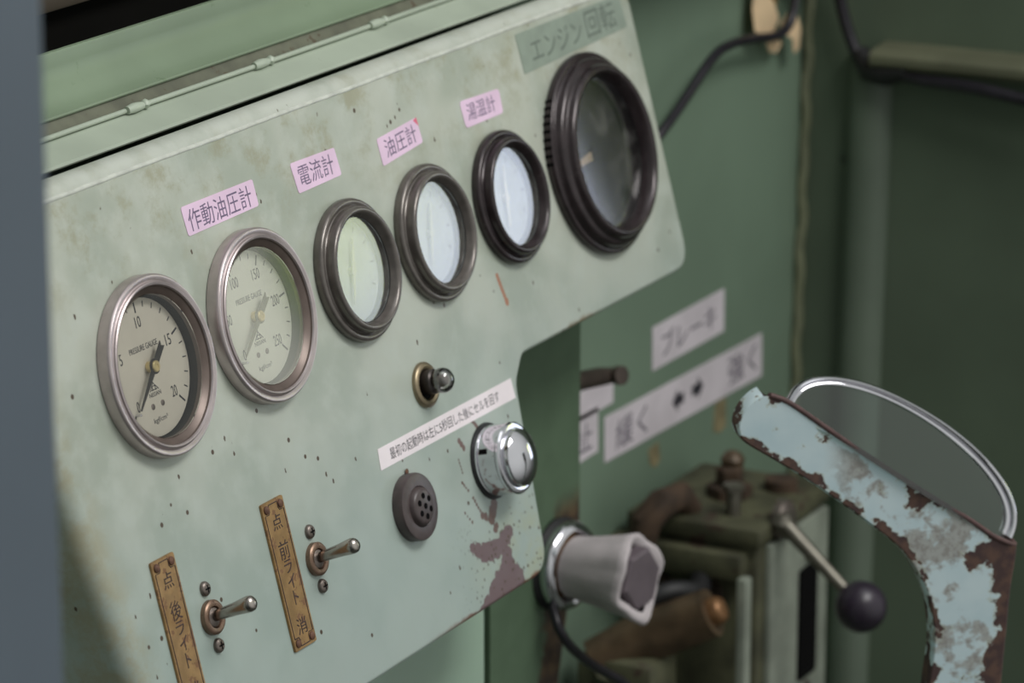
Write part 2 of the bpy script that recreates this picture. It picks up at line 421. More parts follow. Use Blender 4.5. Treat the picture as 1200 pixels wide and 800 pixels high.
def glass_mat(name, refl=0.12, tint=(1, 1, 1, 1), rough=0.03, gain=1.2, smear=0.0):
    m = bpy.data.materials.new(name); m.use_nodes = True
    t = NT(m.node_tree); t.n.remove(t.n['Principled BSDF']); out = t.n['Material Output']
    tr = t.n.new('ShaderNodeBsdfTransparent'); tr.inputs[0].default_value = tint
    gl = t.n.new('ShaderNodeBsdfGlossy'); gl.inputs['Roughness'].default_value = rough
    fr = t.n.new('ShaderNodeFresnel'); fr.inputs['IOR'].default_value = 1.5
    f = t.math('ADD', t.math('MULTIPLY', fr.outputs[0], gain), refl - 0.06, clamp=True)
    mx = t.n.new('ShaderNodeMixShader')
    t.put(mx.inputs[0], f); t.l.new(tr.outputs[0], mx.inputs[1]); t.l.new(gl.outputs[0], mx.inputs[2])
    last = mx
    if smear > 0:
        co = t.coords(); nz = t.step(t.noise(co, 60.0, 5.0, 0.6), 0.5, 0.75, 0, smear)
        df = t.n.new('ShaderNodeBsdfDiffuse'); df.inputs[0].default_value = (0.6, 0.6, 0.55, 1)
        m2 = t.n.new('ShaderNodeMixShader'); t.put(m2.inputs[0], nz)
        t.l.new(mx.outputs[0], m2.inputs[1]); t.l.new(df.outputs[0], m2.inputs[2]); last = m2
    t.l.new(last.outputs[0], out.inputs[0])
    return m
M_glass = glass_mat('gauge_glass', 0.10)
M_glassdull = glass_mat('dusty_gauge_glass', 0.21, (0.95, 0.95, 0.95, 1), 0.10, 1.3, 0.10)
M_glasslight = glass_mat('lightly_dusty_glass', 0.16, (0.97, 0.97, 0.97, 1), 0.04, 1.2, 0.04)
M_bulb = glass_mat('bulb_glass', 0.16, (0.80, 0.78, 0.76, 1), 0.03, 2.0)
M_lens = glass_mat('smoky_mirror_glass', 0.11, (0.62, 0.74, 0.72, 1), 0.05, 1.2)

def chipped_paint():
    m, t, b = new_mat('chipped_pale_blue_paint')
    co = t.coords()
    at = t.n.new('ShaderNodeAttribute'); at.attribute_name = 'wear'; w = at.outputs['Fac']
    nz = t.noise(co, 75.0, 7.0, 0.62)
    nl = t.noise(co, 22.0, 3.0, 0.5)
    v = t.math('ADD', t.math('MULTIPLY', nz, 0.85), t.math('ADD', t.math('MULTIPLY', nl, 0.22), t.math('MULTIPLY', w, 0.30)))
    chip = t.step(v, 0.675, 0.69)
    grey = t.step(t.math('ADD', t.math('MULTIPLY', t.noise(co, 60.0, 6.0, 0.6), 0.6), t.math('MULTIPLY', t.noise(t.vmath('ADD', co, (0.3, 0, 0)), 20.0, 2.0), 0.5)), 0.555, 0.61)
    sp_ = t.n.new('ShaderNodeSeparateXYZ'); t.put(sp_.inputs[0], co)
    grey = t.math('MULTIPLY', grey, t.step(sp_.outputs[0], -0.032, -0.012))
    blue = t.mix(t.step(t.noise(co, 40.0, 4.0), 0.3, 0.7), lin((186, 207, 214)), lin((200, 217, 222)))
    base = t.mix(t.math('MULTIPLY', grey, 0.9), blue, t.mix(t.step(t.noise(co, 220.0, 4.0, 0.7), 0.42, 0.6), lin((164, 164, 160)), lin((138, 132, 126))))
    base = t.mix(t.step(v, 0.645, 0.66, 0, 0.5), base, lin((180, 186, 170)))
    rust = t.mix(t.step(t.noise(co, 140.0, 4.0), 0.4, 0.65), lin((70, 52, 51)), lin((94, 70, 60)))
    t.put(b.inputs['Base Color'], t.mix(chip, base, rust))
    t.put(b.inputs['Roughness'], t.step(chip, 0, 1, 0.4, 0.75))
    t.put(b.inputs['Normal'], t.bump(t.math('SUBTRACT', 1.0, chip), 0.5, 0.0006))
    return m
M_chip = chipped_paint()

# ================================================================== THE SETTING
# front wall of the cab behind the panel, its outer edge leaning with the side wall
bm = bmesh.new(); box(bm, (-700, 100, -1200), (975, 130, 92))
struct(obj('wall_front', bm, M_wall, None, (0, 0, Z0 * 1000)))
def sx(z): return 982.4 + z * 0.041            # the side wall leans outward towards the top
bm = bmesh.new()
vs = [bm.verts.new((sx(z) + dx, y, z)) for (z, dx, y) in ((-1200, 0, -324), (-1200, 0, 140), (600, 0, 140), (600, 0, -324), (-1200, 30, -324), (-1200, 30, 140), (600, 30, 140), (600, 30, -324))]
for f in ((0, 1, 2, 3), (4, 7, 6, 5), (0, 4, 5, 1), (1, 5, 6, 2), (2, 6, 7, 3), (3, 7, 4, 0)): bm.faces.new([vs[i] for i in f])
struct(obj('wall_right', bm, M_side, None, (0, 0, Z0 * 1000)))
bm = bmesh.new(); box(bm, (-700, -1500, -1230), (1010, 140, -1200))
struct(obj('floor', bm, M_floor, None, (0, 0, Z0 * 1000)))
# weld seam up the corner and the upright rib on the side wall
bm = bmesh.new(); tube(bm, [(sx(z) - 2 + 1.2 * math.sin(z * 0.11), 97 + 1.0 * math.sin(z * 0.17), z) for z in range(-1195, 90, 9)], 4.0, 8)
struct(obj('trim_1', bm, simple('weld_paint', (112, 116, 92), 0.5, 0, 0.12, 60.0), None, (0, 0, Z0 * 1000)), 'weld seam running up the corner of the cab walls')
bm = bmesh.new()
ribm = simple('rib_paint', (94, 106, 92), 0.5, 0, 0.08, 14.0)
ra = []
for z in (-1200, -38):
    ra.append([bm.verts.new((sx(z) + dx, y, z)) for dx, y in ((2, 66), (-9, 62), (-13, 55), (-13, 46), (-8, 37), (2, 33))])
for k in range(6): bm.faces.new((ra[0][k], ra[0][(k + 1) % 6], ra[1][(k + 1) % 6], ra[1][k]))
bm.faces.new(ra[0][::-1]); bm.faces.new(ra[1])
struct(obj('trim_2', bm, ribm, None, (0, 0, Z0 * 1000), angle=60), 'upright rib welded to the dark green side wall')
# ledge along the side wall
bm = bmesh.new(); prof = [(0, -42), (-26, -42), (-30, -38), (-30, -33), (-26, -30), (0, -28)]
L = [[bm.verts.new((981 + p[0], y, p[1])) for p in prof] for y in (40, -300)]
for k in range(6): bm.faces.new((L[0][k], L[0][(k + 1) % 6], L[1][(k + 1) % 6], L[1][k]))
bm.faces.new(L[0]); bm.faces.new(L[1][::-1])
struct(obj('trim_3', bm, simple('ledge_paint', (98, 100, 80), 0.5, 0, 0.12, 20.0, (70, 62, 48), 0.2, 30.0), None, (0, 0, Z0 * 1000)), 'narrow ledge along the dark green side wall')
# window sill above the panel: lip, groove, rolled hood band
def strip(name, prof, mat, x0=-420, x1=972, label=None):
    bm = bmesh.new(); n = len(prof)
    A = [bm.verts.new((x0, y, z)) for y, z in prof]; B = [bm.verts.new((x1, y, z)) for y, z in prof]
    for k in range(n): bm.faces.new((A[k], A[(k + 1) % n], B[(k + 1) % n], B[k]))
    bm.faces.new(A[::-1]); bm.faces.new(B)
    return struct(obj(name, bm, mat, None, (0, 0, Z0 * 1000), angle=28), label)
strip('trim_4', [(42, 89.2), (41.6, 90.0), (42.4, 91.2), (57, 96.6), (60, 97.4), (100, 97.4), (100, 89.2)], M_sill, label='pale green lower sill lip above the instrument panel')
strip('trim_5', [(60, 97.5), (65.5, 103.4), (99, 104), (99, 97.5)], M_sill_groove, label='dark brownish groove between the sill lip and the hood band')
strip('trim_6', [(64.6, 103.6), (64.2, 104.4), (64.8, 105.2), (69.5, 106.6), (74, 109.6), (77.3, 113.6), (79.3, 118), (80, 123), (79.8, 128.6), (80.2, 129.8), (82, 130.0), (84, 129), (84, 104.2), (70, 103.7)], M_hood, label='rolled green hood band along the foot of the window')
# dark window over the sill
bm = bmesh.new(); box(bm, (-700, 126, 98), (975, 134, 620))
win = struct(obj('window_1', bm, M_dark, None, (0, 0, Z0 * 1000)), 'dark window opening above the green hood band')
bm = bmesh.new(); box(bm, (-690, 116, 136), (970, 126.2, 146), 2)
obj('window_bar', bm, M_brownbar, win, (0, 0, 0))
# near post at the left edge of the view
bm = bmesh.new()
pl = rounded([(-580, -262), (-453, -262), (-453, -160), (-580, -160)], [3, 8, 8, 3], 6)
vA = [bm.verts.new((p[0], p[1], -1200)) for p in pl]; vB = [bm.verts.new((p[0], p[1], 700)) for p in pl]
for k in range(len(pl)): bm.faces.new((vA[k], vA[(k + 1) % len(pl)], vB[(k + 1) % len(pl)], vB[k]))
bm.faces.new(vA[::-1]); bm.faces.new(vB)
struct(obj('trim_7', bm, M_pillar, None, (0, 0, Z0 * 1000), angle=70), 'out-of-focus blue-grey door post at the left edge')
# column behind the lower right of the panel, rusted along its foot
bm = bmesh.new()
fr = [(404, -1200), (452, -1200), (488, -332), (508, -262), (517, -250), (517.5, -60), (404, -60)]
A = [bm.verts.new((x, 40, z)) for x, z in fr]; B = [bm.verts.new((x, 100, z)) for x, z in fr]
for k in range(7): bm.faces.new((A[k], A[(k + 1) % 7], B[(k + 1) % 7], B[k]))
bm.faces.new(A); bm.faces.new(B[::-1])
def column_paint():
    m, t, b = new_mat('rusting_column_paint'); co = t.coords()
    sep = t.n.new('ShaderNodeSeparateXYZ'); t.put(sep.inputs[0], co)
    n = t.noise(co, 45.0, 6.0, 0.65)
    base = t.mix(t.step(n, 0.3, 0.7), lin((76, 96, 74)), lin((84, 105, 82)))
    q = t.math('ADD', t.math('ADD', sep.outputs[0], t.math('MULTIPLY', sep.outputs[2], -0.22)), t.math('MULTIPLY', t.math('SUBTRACT', n, 0.5), 0.05))
    k = t.math('MULTIPLY', t.step(q, 0.529, 0.539), t.step(sep.outputs[2], -0.205, -0.228))
    c_ = t.mix(k, base, t.mix(t.step(t.noise(co, 80.0, 5.0), 0.4, 0.62), lin((52, 38, 28)), lin((84, 66, 44))))
    t.put(b.inputs['Base Color'], c_); b.inputs['Roughness'].default_value = 0.65
    return m
struct(obj('trim_8', bm, column_paint(), None, (0, 0, Z0 * 1000), smooth=False), 'dark green column behind the panel with a rusted foot')

bm = bmesh.new(); box(bm, (-80, 6, -1195), (336, 60, -222), 4)  # added plate, painted pale so the wall below the panel looks lit
struct(obj('trim_9', bm, simple('lit_plate_paint', (146, 168, 150), 0.45, 0, 0.06, 10.0), None, (0, 0, Z0 * 1000)), 'pale green plate added under the instrument panel for the lighter wall there')

# ================================================================== THE INSTRUMENT PANEL
GX = [(0.0, 0.0, 34.2), (92.6, 0.9, 34.2), (184.6, 1.9, 27.0), (265.3, 2.7, 27.0), (349.3, 3.6, 27.0), (456.2, 5.4, 46.0)]
panel = empty('instrument_panel', 'pale green sheet-metal instrument panel holding the row of round gauges', 'control panel', PW(0, 0, 0), PROT)
outer = [(-58, -190.5), (306.5, -190.5), (317, -87), (330, -78), (540.5, -78), (537.5, 97), (-110, 97)]
insets = [(9, 2.5), (2.5, 2.5), (2.5, 2.5), (2.5, 2.5), (2.5, 2.5), (2.5, 10), (9, 10)]
# flat face outline (edges pulled in by their bend radius), rounded corners
flat = [(-49, -188), (304.2, -188), (314.6, -89.5), (329, -75.5), (538, -75.5), (535, 87.5), (-99, 87.5)]
face = rounded(flat, [10, 15, 14, 12, 14, 16, 10], 7)
face = [Vector((p[0], p[1])) for p in face]
# densify long edges so the loft stays smooth
dense = []
for i, p in enumerate(face):
    q = face[(i + 1) % len(face)]; n_ = max(1, int((q - p).length / 25))
    for k in range(n_): dense.append(p + (q - p) * k / n_)
N = len(dense)
def bend_r(p):                                     # bend radius around the outline
    top = max(0.0, min(1.0, (p.y - 70) / 17)); left = max(0.0, min(1.0, (-(p.x + p.y * 0.18) - 66) / 14))
    return 2.5 + 6.0 * top + 7.0 * left * (1 - top)
nrm = []
for i in range(N):
    t_ = (dense[(i + 1) % N] - dense[i - 1]).normalized(); nrm.append(Vector((t_.y, -t_.x)))
verts = [v.copy() for v in dense]; edges = [(i, (i + 1) % N) for i in range(N)]
for (u, v, r) in GX:
    s0 = len(verts); K = 64
    for k in range(K): verts.append(Vector((u + r * math.cos(2 * PI * k / K), v + r * math.sin(2 * PI * k / K))))
    edges += [(s0 + k, s0 + (k + 1) % K) for k in range(K)]
res = delaunay_2d_cdt(verts, edges, [], 1, 1e-4)
bm = bmesh.new()
fv = [bm.verts.new((p[0], p[1], 0)) for p in res[0]]
for f in res[2]:
    c_ = sum((res[0][i] for i in f), Vector((0, 0))) / len(f)
    if any((c_ - Vector((u, v))).length < r * 0.999 for u, v, r in GX): continue
    bm.faces.new([fv[i] for i in f])
# bent edges
rings = []
for s_ in range(0, 7):
    a = s_ / 6 * PI / 2
    rings.append([bm.verts.new((dense[i].x + nrm[i].x * bend_r(dense[i]) * math.sin(a), dense[i].y + nrm[i].y * bend_r(dense[i]) * math.sin(a), -bend_r(dense[i]) * (1 - math.cos(a)))) for i in range(N)])
rings.append([bm.verts.new((v.co.x, v.co.y, -10.5 if dense[i].y > 80 else -70.0)) for i, v in enumerate(rings[-1])])
for A, B in zip(rings[:-1], rings[1:]):
    for i in range(N): bm.faces.new((A[i], A[(i + 1) % N], B[(i + 1) % N], B[i]))
for (u, v, r) in GX:                               # turned-in edges of the gauge holes
    K = 64
    a = [bm.verts.new((u + r * math.cos(2 * PI * k / K), v + r * math.sin(2 * PI * k / K), 0)) for k in range(K)]
    b_ = [bm.verts.new((w.co.x, w.co.y, -2)) for w in a]
    for k in range(K): bm.faces.new((a[k], a[(k + 1) % K], b_[(k + 1) % K], b_[k]))
bmesh.ops.remove_doubles(bm, verts=bm.verts, dist=0.005)
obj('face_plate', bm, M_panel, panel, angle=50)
bm = bmesh.new(); box(bm, (-60, -110, -80), (500, 60, -76))
obj('back_plate', bm, M_dark, panel)
bm = bmesh.new()                                   # added pale bead, a painted highlight along the top bend
tube(bm, [(u, 87.9 + 0.12 * math.sin(u * 0.05) + 0.06 * math.sin(u * 0.31), -1.05) for u in range(-95, 534, 5)], 1.5, 12)
obj('bend_ridge', bm, simple('lit_ridge_paint', (194, 197, 188), 0.32, 0, 0.10, 90.0, (150, 142, 118), 0.12, 120.0), panel)
bm = bmesh.new(); box(bm, (-90, 78, -60), (532, 88, -14))  # added rust-brown strip stands in for the shaded gap under the sill
obj('gap_shade_strip', bm, M_rustplate, panel)

# ================================================================== GAUGES
def arc_pt(r, deg): return Vector((r * math.cos(R(deg)), r * math.sin(R(deg)), 0))
def pressure_gauge(loc, label, numbers, vmax, unit_y, dial, ink, needle_mat, hubmat, needle_deg, glassmat):
    g = empty('pressure_gauge', label, 'pressure gauge', loc, PROT)
    bm = bmesh.new(); lathe(bm, [(33.6, -24), (41.6, 0.05), (42.2, 0.5), (42.2, 5.7), (41.9, 6.6), (41.2, 7.2), (40.4, 7.3), (38.9, 6.7), (38.5, 6.9), (38.2, 7.8), (37.6, 8.2), (36.9, 8.0), (36.5, 7.3)], 96)
    b_ = bm
    obj('bezel', b_, M_satin, g, angle=32)
    bm = bmesh.new(); lathe(bm, [(36.5, 7.3), (36.1, 6.4), (33.5, 4.7), (33.1, 4.2), (32.9, 2.2)], 96)
    obj('bezel_lining', bm, M_lining, g, angle=32)
    bm = bmesh.new(); lathe(bm, [(33.2, 4.0), (33.2, -5.6), (0, -5.6)], 64)
    obj('housing', bm, M_cavity, g)
    bm = bmesh.new(); lathe(bm, [(32.0, -5.2), (32.0, -4.6), (0, -4.6)], 64)
    obj('dial_face', bm, dial, g)
    bm = bmesh.new()
    for k in range(0, 21):                          # scale ticks sweep from lower left to lower right
        a = 225 - 270 * k / 20; major = (k % 5 == 0) if vmax == 20 else (k % 4 == 0)
        r0, r1, w = (25.5, 30.5, 0.45) if major else (27.8, 30.5, 0.28)
        dv = arc_pt(1, a); pv = arc_pt(1, a + 90)
        prism(bm, [dv * r0 - pv * w, dv * r1 - pv * w, dv * r1 + pv * w, dv * r0 + pv * w], -4.59, -4.45)
    obj('scale_ticks', bm, ink, g, smooth=False)
    runs = []
    for v_ in numbers:
        p = arc_pt(21.3, 225 - 270 * v_ / vmax)
        runs.append((str(v_), p.x, p.y, 2.3 * len(str(v_)) - 0.2, 5.2, 0))
    runs += [('PRESSURE GAUGE', -0.5, 9.6, 23, 2.7, 0), ('NISSAN', 0, -12.6, 9.5, 2.0, 0), ('kgf/cm\u00b2', 0, unit_y, 11.5, 3.0, 0)]
    obj('lettering', text_bm(runs, -4.59, 0.1), ink, g, smooth=False)
    bm = bmesh.new()                                # little peaked emblem above the maker's name
    for (x0, y0, x1, y1) in ((-3.6, -11, 0, -7.4), (3.6, -11, 0, -7.4), (0, -7.4, 0, -5.2), (-2.4, -10.6, 2.4, -10.6), (-1.2, -8.9, 1.2, -8.9), (-1.2, -11, -1.2, -8.9), (1.2, -11, 1.2, -8.9)):
        a = Vector((x0, y0, 0)); b2 = Vector((x1, y1, 0)); pv = (b2 - a).normalized().cross(Vector((0, 0, 1))) * 0.2
        prism(bm, [a - pv, b2 - pv, b2 + pv, a + pv], -4.59, -4.46)
    obj('emblem', bm, ink, g, smooth=False)
    for sx_ in (-4.0, 4.0):
        bm = bmesh.new(); lathe(bm, [(1.35, -4.6), (1.35, -4.3), (0.9, -4.1), (0, -4.1)], 16, (sx_, -17.8, 0))
        obj('dial_screw', bm, M_steel, g)
    dv = arc_pt(1, needle_deg); pv = arc_pt(1, needle_deg + 90)
    bm = bmesh.new(); prism(bm, [dv * -13 - pv * 1.9, dv * -11.5 - pv * 0.2, dv * -13 + pv * 1.9, dv * -2 + pv * 1.7, dv * 24.5 + pv * 0.35, dv * 24.5 - pv * 0.35, dv * -2 - pv * 1.7], -1.4, -0.9)
    lathe(bm, [(3.6, -1.5), (3.6, -0.8), (0, -0.8)], 24)
    obj('needle', bm, needle_mat, g)
    bm = bmesh.new(); lathe(bm, [(2.7, -4.5), (2.7, -0.2), (2.3, 0.2), (1.1, 0.2), (0.9, -0.1), (0, -0.1)], 32)
    obj('needle_hub', bm, hubmat, g)
    pz = arc_pt(25.8, 225); bm = bmesh.new(); lathe(bm, [(0.6, -4.6), (0.6, -1.6), (0, -1.3)], 12, (pz.x, pz.y, 0))
    obj('stop_pin', bm, M_chrome, g)
    bm = bmesh.new(); lathe(bm, [(33.0, 4.2), (33.0, 4.7), (0, 4.7)], 64)
    obj('glass', bm, glassmat, g)
    for ch in g.children:                           # the dial sits just behind the panel face
        if ch.name.split('.')[0] in ('housing', 'dial_face', 'scale_ticks', 'lettering', 'emblem', 'dial_screw', 'needle', 'needle_hub', 'stop_pin') and ch.name.split('.')[0] != 'housing': ch.location.z += 2.8 * MM
    return g
pressure_gauge(PW(0, 0), 'satin-rimmed pressure gauge scaled to 20, first in the row beside the blue-grey post', (0, 5, 10, 15, 20), 20, -24.6, M_dialcream, M_ink, M_needle, M_goldhub, 222, M_glass)
pressure_gauge(PW(92.6, 0.9), 'satin-rimmed pressure gauge scaled to 250, under the longest pink label', (0, 50, 100, 150, 200, 250), 250, -24.6, M_dialpale, M_inkgauge, M_needlegrey, M_goldhub, 218.5, M_glasslight)

def small_gauge(loc, label, bezmat, dial, needle_deg, needle_mat):
    g = empty('round_gauge', label, 'gauge', loc, PROT, None)
    bm = bmesh.new(); lathe(bm, [(26.6, -22), (34.4, 0.05), (35.6, 0.3), (36.0, 1.2), (36.0, 3.4), (35.5, 4.6), (34.6, 5.2), (33.4, 5.2), (32.5, 4.6), (31.9, 4.4), (31.5, 4.8), (31.3, 8.2), (30.9, 9.3), (30.0, 9.9), (28.9, 9.9), (28.0, 9.3), (27.3, 8.0), (26.2, 5.2)], 80)
    obj('bezel', bm, bezmat, g, angle=38)
    bm = bmesh.new(); lathe(bm, [(26.2, 5.4), (26.2, -2.4), (0, -2.4)], 48); obj('housing', bm, M_cavity, g)
    bm = bmesh.new(); lathe(bm, [(26.0, -2.2), (26.0, -1.6), (0, -1.6)], 48); obj('dial_face', bm, dial, g)
    dv = arc_pt(1, needle_deg); pv = arc_pt(1, needle_deg + 90)
    bm = bmesh.new(); prism(bm, [dv * -16 - pv * 0.5, dv * -16 + pv * 0.5, dv * -1 + pv * 1.3, dv * 17 + pv * 0.4, dv * 17 - pv * 0.4, dv * -1 - pv * 1.3], 0.2, 0.7)
    lathe(bm, [(2.2, -1.6), (2.2, 1.0), (0, 1.0)], 24)
    obj('needle', bm, needle_mat, g)
    bm = bmesh.new()
    for k in range(9):
        a = 210 - 30 * k; d1 = arc_pt(1, a); p1 = arc_pt(1, a + 90)
        prism(bm, [d1 * 20 - p1 * 0.3, d1 * 23 - p1 * 0.3, d1 * 23 + p1 * 0.3, d1 * 20 + p1 * 0.3], -1.59, -1.5)
    obj('scale_ticks', bm, M_inkfaded, g, smooth=False)
    bm = bmesh.new(); lathe(bm, [(26.1, 4.4), (26.1, 4.8), (0, 4.8)], 48); obj('glass', bm, M_glassdull, g)
    return g
small_gauge(PW(184.6, 1.9), 'small grey-rimmed gauge with yellow-green glare, under the second pink label', M_bez, M_dialwhite, 250, M_dialpale)
small_gauge(PW(265.3, 2.7), 'small grey-rimmed gauge with bluish glare, under the red-cornered pink label', M_bez, M_dialwhite, 250, M_dialpale)
small_gauge(PW(349.3, 3.6), 'small dark-rimmed gauge with a white needle, beside the largest gauge', M_bezdark, M_dialwhite, 78, M_needlewhite)

g = empty('tachometer', 'largest dark-rimmed round gauge at the right end of the row', 'gauge', PW(456.2, 5.4), PROT)
bm = bmesh.new(); lathe(bm, [(45, -30), (54, 0.05), (56.4, 0.5), (56.8, 1.6), (56.6, 4.6), (55.8, 5.4), (54.4, 5.6), (53.8, 5.2), (53.2, 5.6), (52.9, 8.2), (52.2, 9.4), (50.6, 10.2), (49.4, 10.4), (48.8, 11.0), (48.4, 13.0), (47.4, 14.4), (46.0, 14.9), (44.6, 14.6), (43.4, 13.2), (42.2, 10.0), (41.6, 7.0)], 96)
obj('bezel', bm, M_bezdark, g, angle=50)
bm = bmesh.new()
for k in range(9):                                # knurled notches round the mounting ring
    a = R(138 + k * 4.6); box_pts = arc_pt(56.2, math.degrees(a))
    lathe(bm, [(1.1, 0.4), (1.1, 4.4), (0.6, 4.8), (0, 4.8)], 8, (box_pts.x, box_pts.y, 0))
obj('knurled_ring', bm, M_holes, g)
bm = bmesh.new(); lathe(bm, [(41.8, 7.0), (41.8, -2.6), (0, -2.6)], 64); obj('housing', bm, M_cavity, g)
bm = bmesh.new(); lathe(bm, [(41, -2.4), (41, -1.8), (0, -1.8)], 64); obj('dial_face', bm, M_dialdark, g)
bm = bmesh.new(); dv = arc_pt(1, 186); pv = arc_pt(1, 276)
prism(bm, [dv * 0 - pv * 2.6, dv * 0 + pv * 2.6, dv * 33 + pv * 1.1, dv * 33 - pv * 1.1], -0.4, 0.3); obj('needle', bm, M_needletan, g)
bm = bmesh.new(); lathe(bm, [(4.2, -1.8), (4.2, 0.8), (3.2, 1.4), (0, 1.4)], 32); obj('needle_hub', bm, M_dialdark, g)
bm = bmesh.new()
for k in range(13):
    a = 225 - 22.5 * k; d1 = arc_pt(1, a); p1 = arc_pt(1, a + 90)
    prism(bm, [d1 * 33 - p1 * 0.5, d1 * 38 - p1 * 0.5, d1 * 38 + p1 * 0.5, d1 * 33 + p1 * 0.5], -1.79, -1.65)
obj('scale_ticks', bm, M_dialdark, g, smooth=False)
bm = bmesh.new(); lathe(bm, [(41.7, 6.0), (41.7, 6.5), (0, 6.5)], 64); obj('glass', bm, M_glassdull, g)

# ================================================================== LABELS ON THE PANEL
def sticker(name, label, corners, runs, mat, ink, rad=1.6, cat='label', thick=0.25):
    cxm = sum(p[0] for p in corners) / 4; cym = sum(p[1] for p in corners) / 4
    pts = rounded([(p[0] - cxm, p[1] - cym) for p in corners], rad, 4)
    bm = bmesh.new(); prism(bm, [(p[0], p[1]) for p in pts], 0.05, thick)
    o = obj(name, bm, mat, None, (0, 0, 0), PROT, smooth=False); o.location = PW(cxm, cym)
    tag(o, label, cat)
    if runs:
        obj('lettering', text_bm([(s, x - cxm, y - cym, w, h, r) for s, x, y, w, h, r in runs], thick - 0.02, 0.07), ink, o, smooth=False)
    return o
M_lett = simple('label_letters', (112, 98, 124), 0.7, 0, 0.12, 300.0)
sticker('tape_label', 'long pink label reading \u4f5c\u52d5\u6cb9\u5727\u8a08 above the second pressure gauge', [(52.6, 49.2), (116.0, 50.2), (115.6, 63.4), (51.6, 63.4)], [('\u4f5c\u52d5\u6cb9\u5727\u8a08', 83.4, 56.2, 56, 10.6, 0.01)], M_pink, M_lett)
sticker('tape_label', 'pink label reading \u96fb\u6d41\u8a08 above the yellow-green glaring gauge', [(152.7, 48.1), (194.6, 48.8), (193.3, 63.0), (150.7, 63.6)], [('\u96fb\u6d41\u8a08', 172.6, 56.0, 33, 10.4, 0.0)], M_pink, M_lett)
sl = sticker('tape_label', 'red-cornered pink label reading \u6cb9\u5727\u8a08 tilted above a grey-rimmed gauge', [(234.8, 44.6), (278.0, 48.4), (276.8, 61.8), (234.2, 58.9)], [('\u6cb9\u5727\u8a08', 256.6, 53.6, 33, 9.8, 0.075)], M_pink, M_lett)
bm = bmesh.new(); prism(bm, [(17.0, 7.4), (21.4, 3.8), (20.6, 8.5)], 0.24, 0.32); obj('red_corner', bm, M_pinkred, sl, smooth=False)
sticker('tape_label', 'pink label reading \u6e6f\u6e29\u8a08 above the gauge with the white needle', [(324.2, 46.4), (366.2, 46.6), (367.0, 59.8), (323.4, 61.0)], [('\u6e6f\u6e29\u8a08', 344.2, 53.8, 31, 9.2, -0.01)], M_pink, M_lett, 2.6)
sticker('tape_label', 'grey-green embossed label reading \u30a8\u30f3\u30b8\u30f3\u56de\u8ee2 above the largest gauge', [(398.4, 61.6), (527, 65.4), (525, 84.4), (397.4, 83.8)], [('\u30a8\u30f3\u30b8\u30f3', 442, 72.6, 62, 12.5, 0.02), ('\u56de\u8ee2', 497, 75.0, 37, 15.5, 0.02)], M_emb, M_embink, 1.0)
sticker('tape_label', 'narrow white label with one long line of writing above the chrome switch', [(167.3, -96.8), (311.6, -97.4), (311.1, -86.5), (168.7, -86.1)], [('\u6700\u521d\u306e\u8d77\u52d5\u6642\u306f\u5de6\u306b5\u79d2\u56de\u3057\u305f\u5f8c\u306b\u30bb\u30eb\u3092\u56de\u3059', 237.0, -91.7, 116, 5.9, -0.003)], M_white, M_ink, 0.5)

# ================================================================== BRASS PLATES AND TOGGLE SWITCHES
def name_plate(label, x0, x1, y0, y1, chars, skew=0.0):
    cxm, cym = (x0 + x1) / 2, (y0 + y1) / 2; w, h = (x1 - x0) / 2, (y1 - y0) / 2
    bm = bmesh.new(); prism(bm, rounded(rect(-w, -h, w, h), 1.0, 3), 0.05, 1.2, 0.25)
    o = obj('name_plate', bm, M_brass, None, (0, 0, 0), PROT); o.location = PW(cxm, cym)
    tag(o, label, 'name plate')
    bm = bmesh.new(); iw, ih, nt = w - 1.6, h - 1.6, 4.4
    loop = [(-iw, -ih + nt), (-iw + nt * 0.8, -ih + nt), (-iw + nt, -ih + nt * 0.7), (-iw + nt, -ih), (iw - nt, -ih), (iw - nt, -ih + nt * 0.7), (iw - nt * 0.8, -ih + nt), (iw, -ih + nt),
            (iw, ih - nt), (iw - nt * 0.8, ih - nt), (iw - nt, ih - nt * 0.7), (iw - nt, ih), (-iw + nt, ih), (-iw + nt, ih - nt * 0.7), (-iw + nt * 0.8, ih - nt), (-iw, ih - nt)]
    tube(bm, [(p[0], p[1], 1.2) for p in loop + loop[:1]], 0.28, 6)
    obj('border_line', bm, M_inkbrass, o)
    for sx_ in (-1, 1):
        for sy in (-1, 1):
            bm = bmesh.new(); lathe(bm, [(2.1, 1.1), (2.0, 1.8), (1.3, 2.3), (0, 2.5)], 20, (sx_ * (w - 3.6), sy * (h - 3.4), 0))
            obj('rivet', bm, M_rustrivet, o)
    runs = [(ch, 0.3 + dx, y - cym, cw, ch_h, -0.02) for ch, dx, y, cw, ch_h in chars]
    obj('lettering', text_bm(runs, 1.18, 0.14), M_inkbrass, o, smooth=False)
    return o
name_plate('brass plate reading \u70b9 \u5f8c\u30e9\u30a4\u30c8, the lower one nearest the blue-grey post', -38.8, -19.4, -155.5, -82.2,
           [('\u70b9', 0, -93.0, 8.0, 7.6), ('\u5f8c', 0.4, -107.5, 8.6, 9.0), ('\u30e9', 0.4, -115.8, 6.6, 6.2), ('\u30a4', 0.4, -123.2, 6.4, 6.8), ('\u30c8', 1.0, -131.2, 3.8, 7.0), ('\u6d88', 0, -145.5, 8.0, 7.8)])
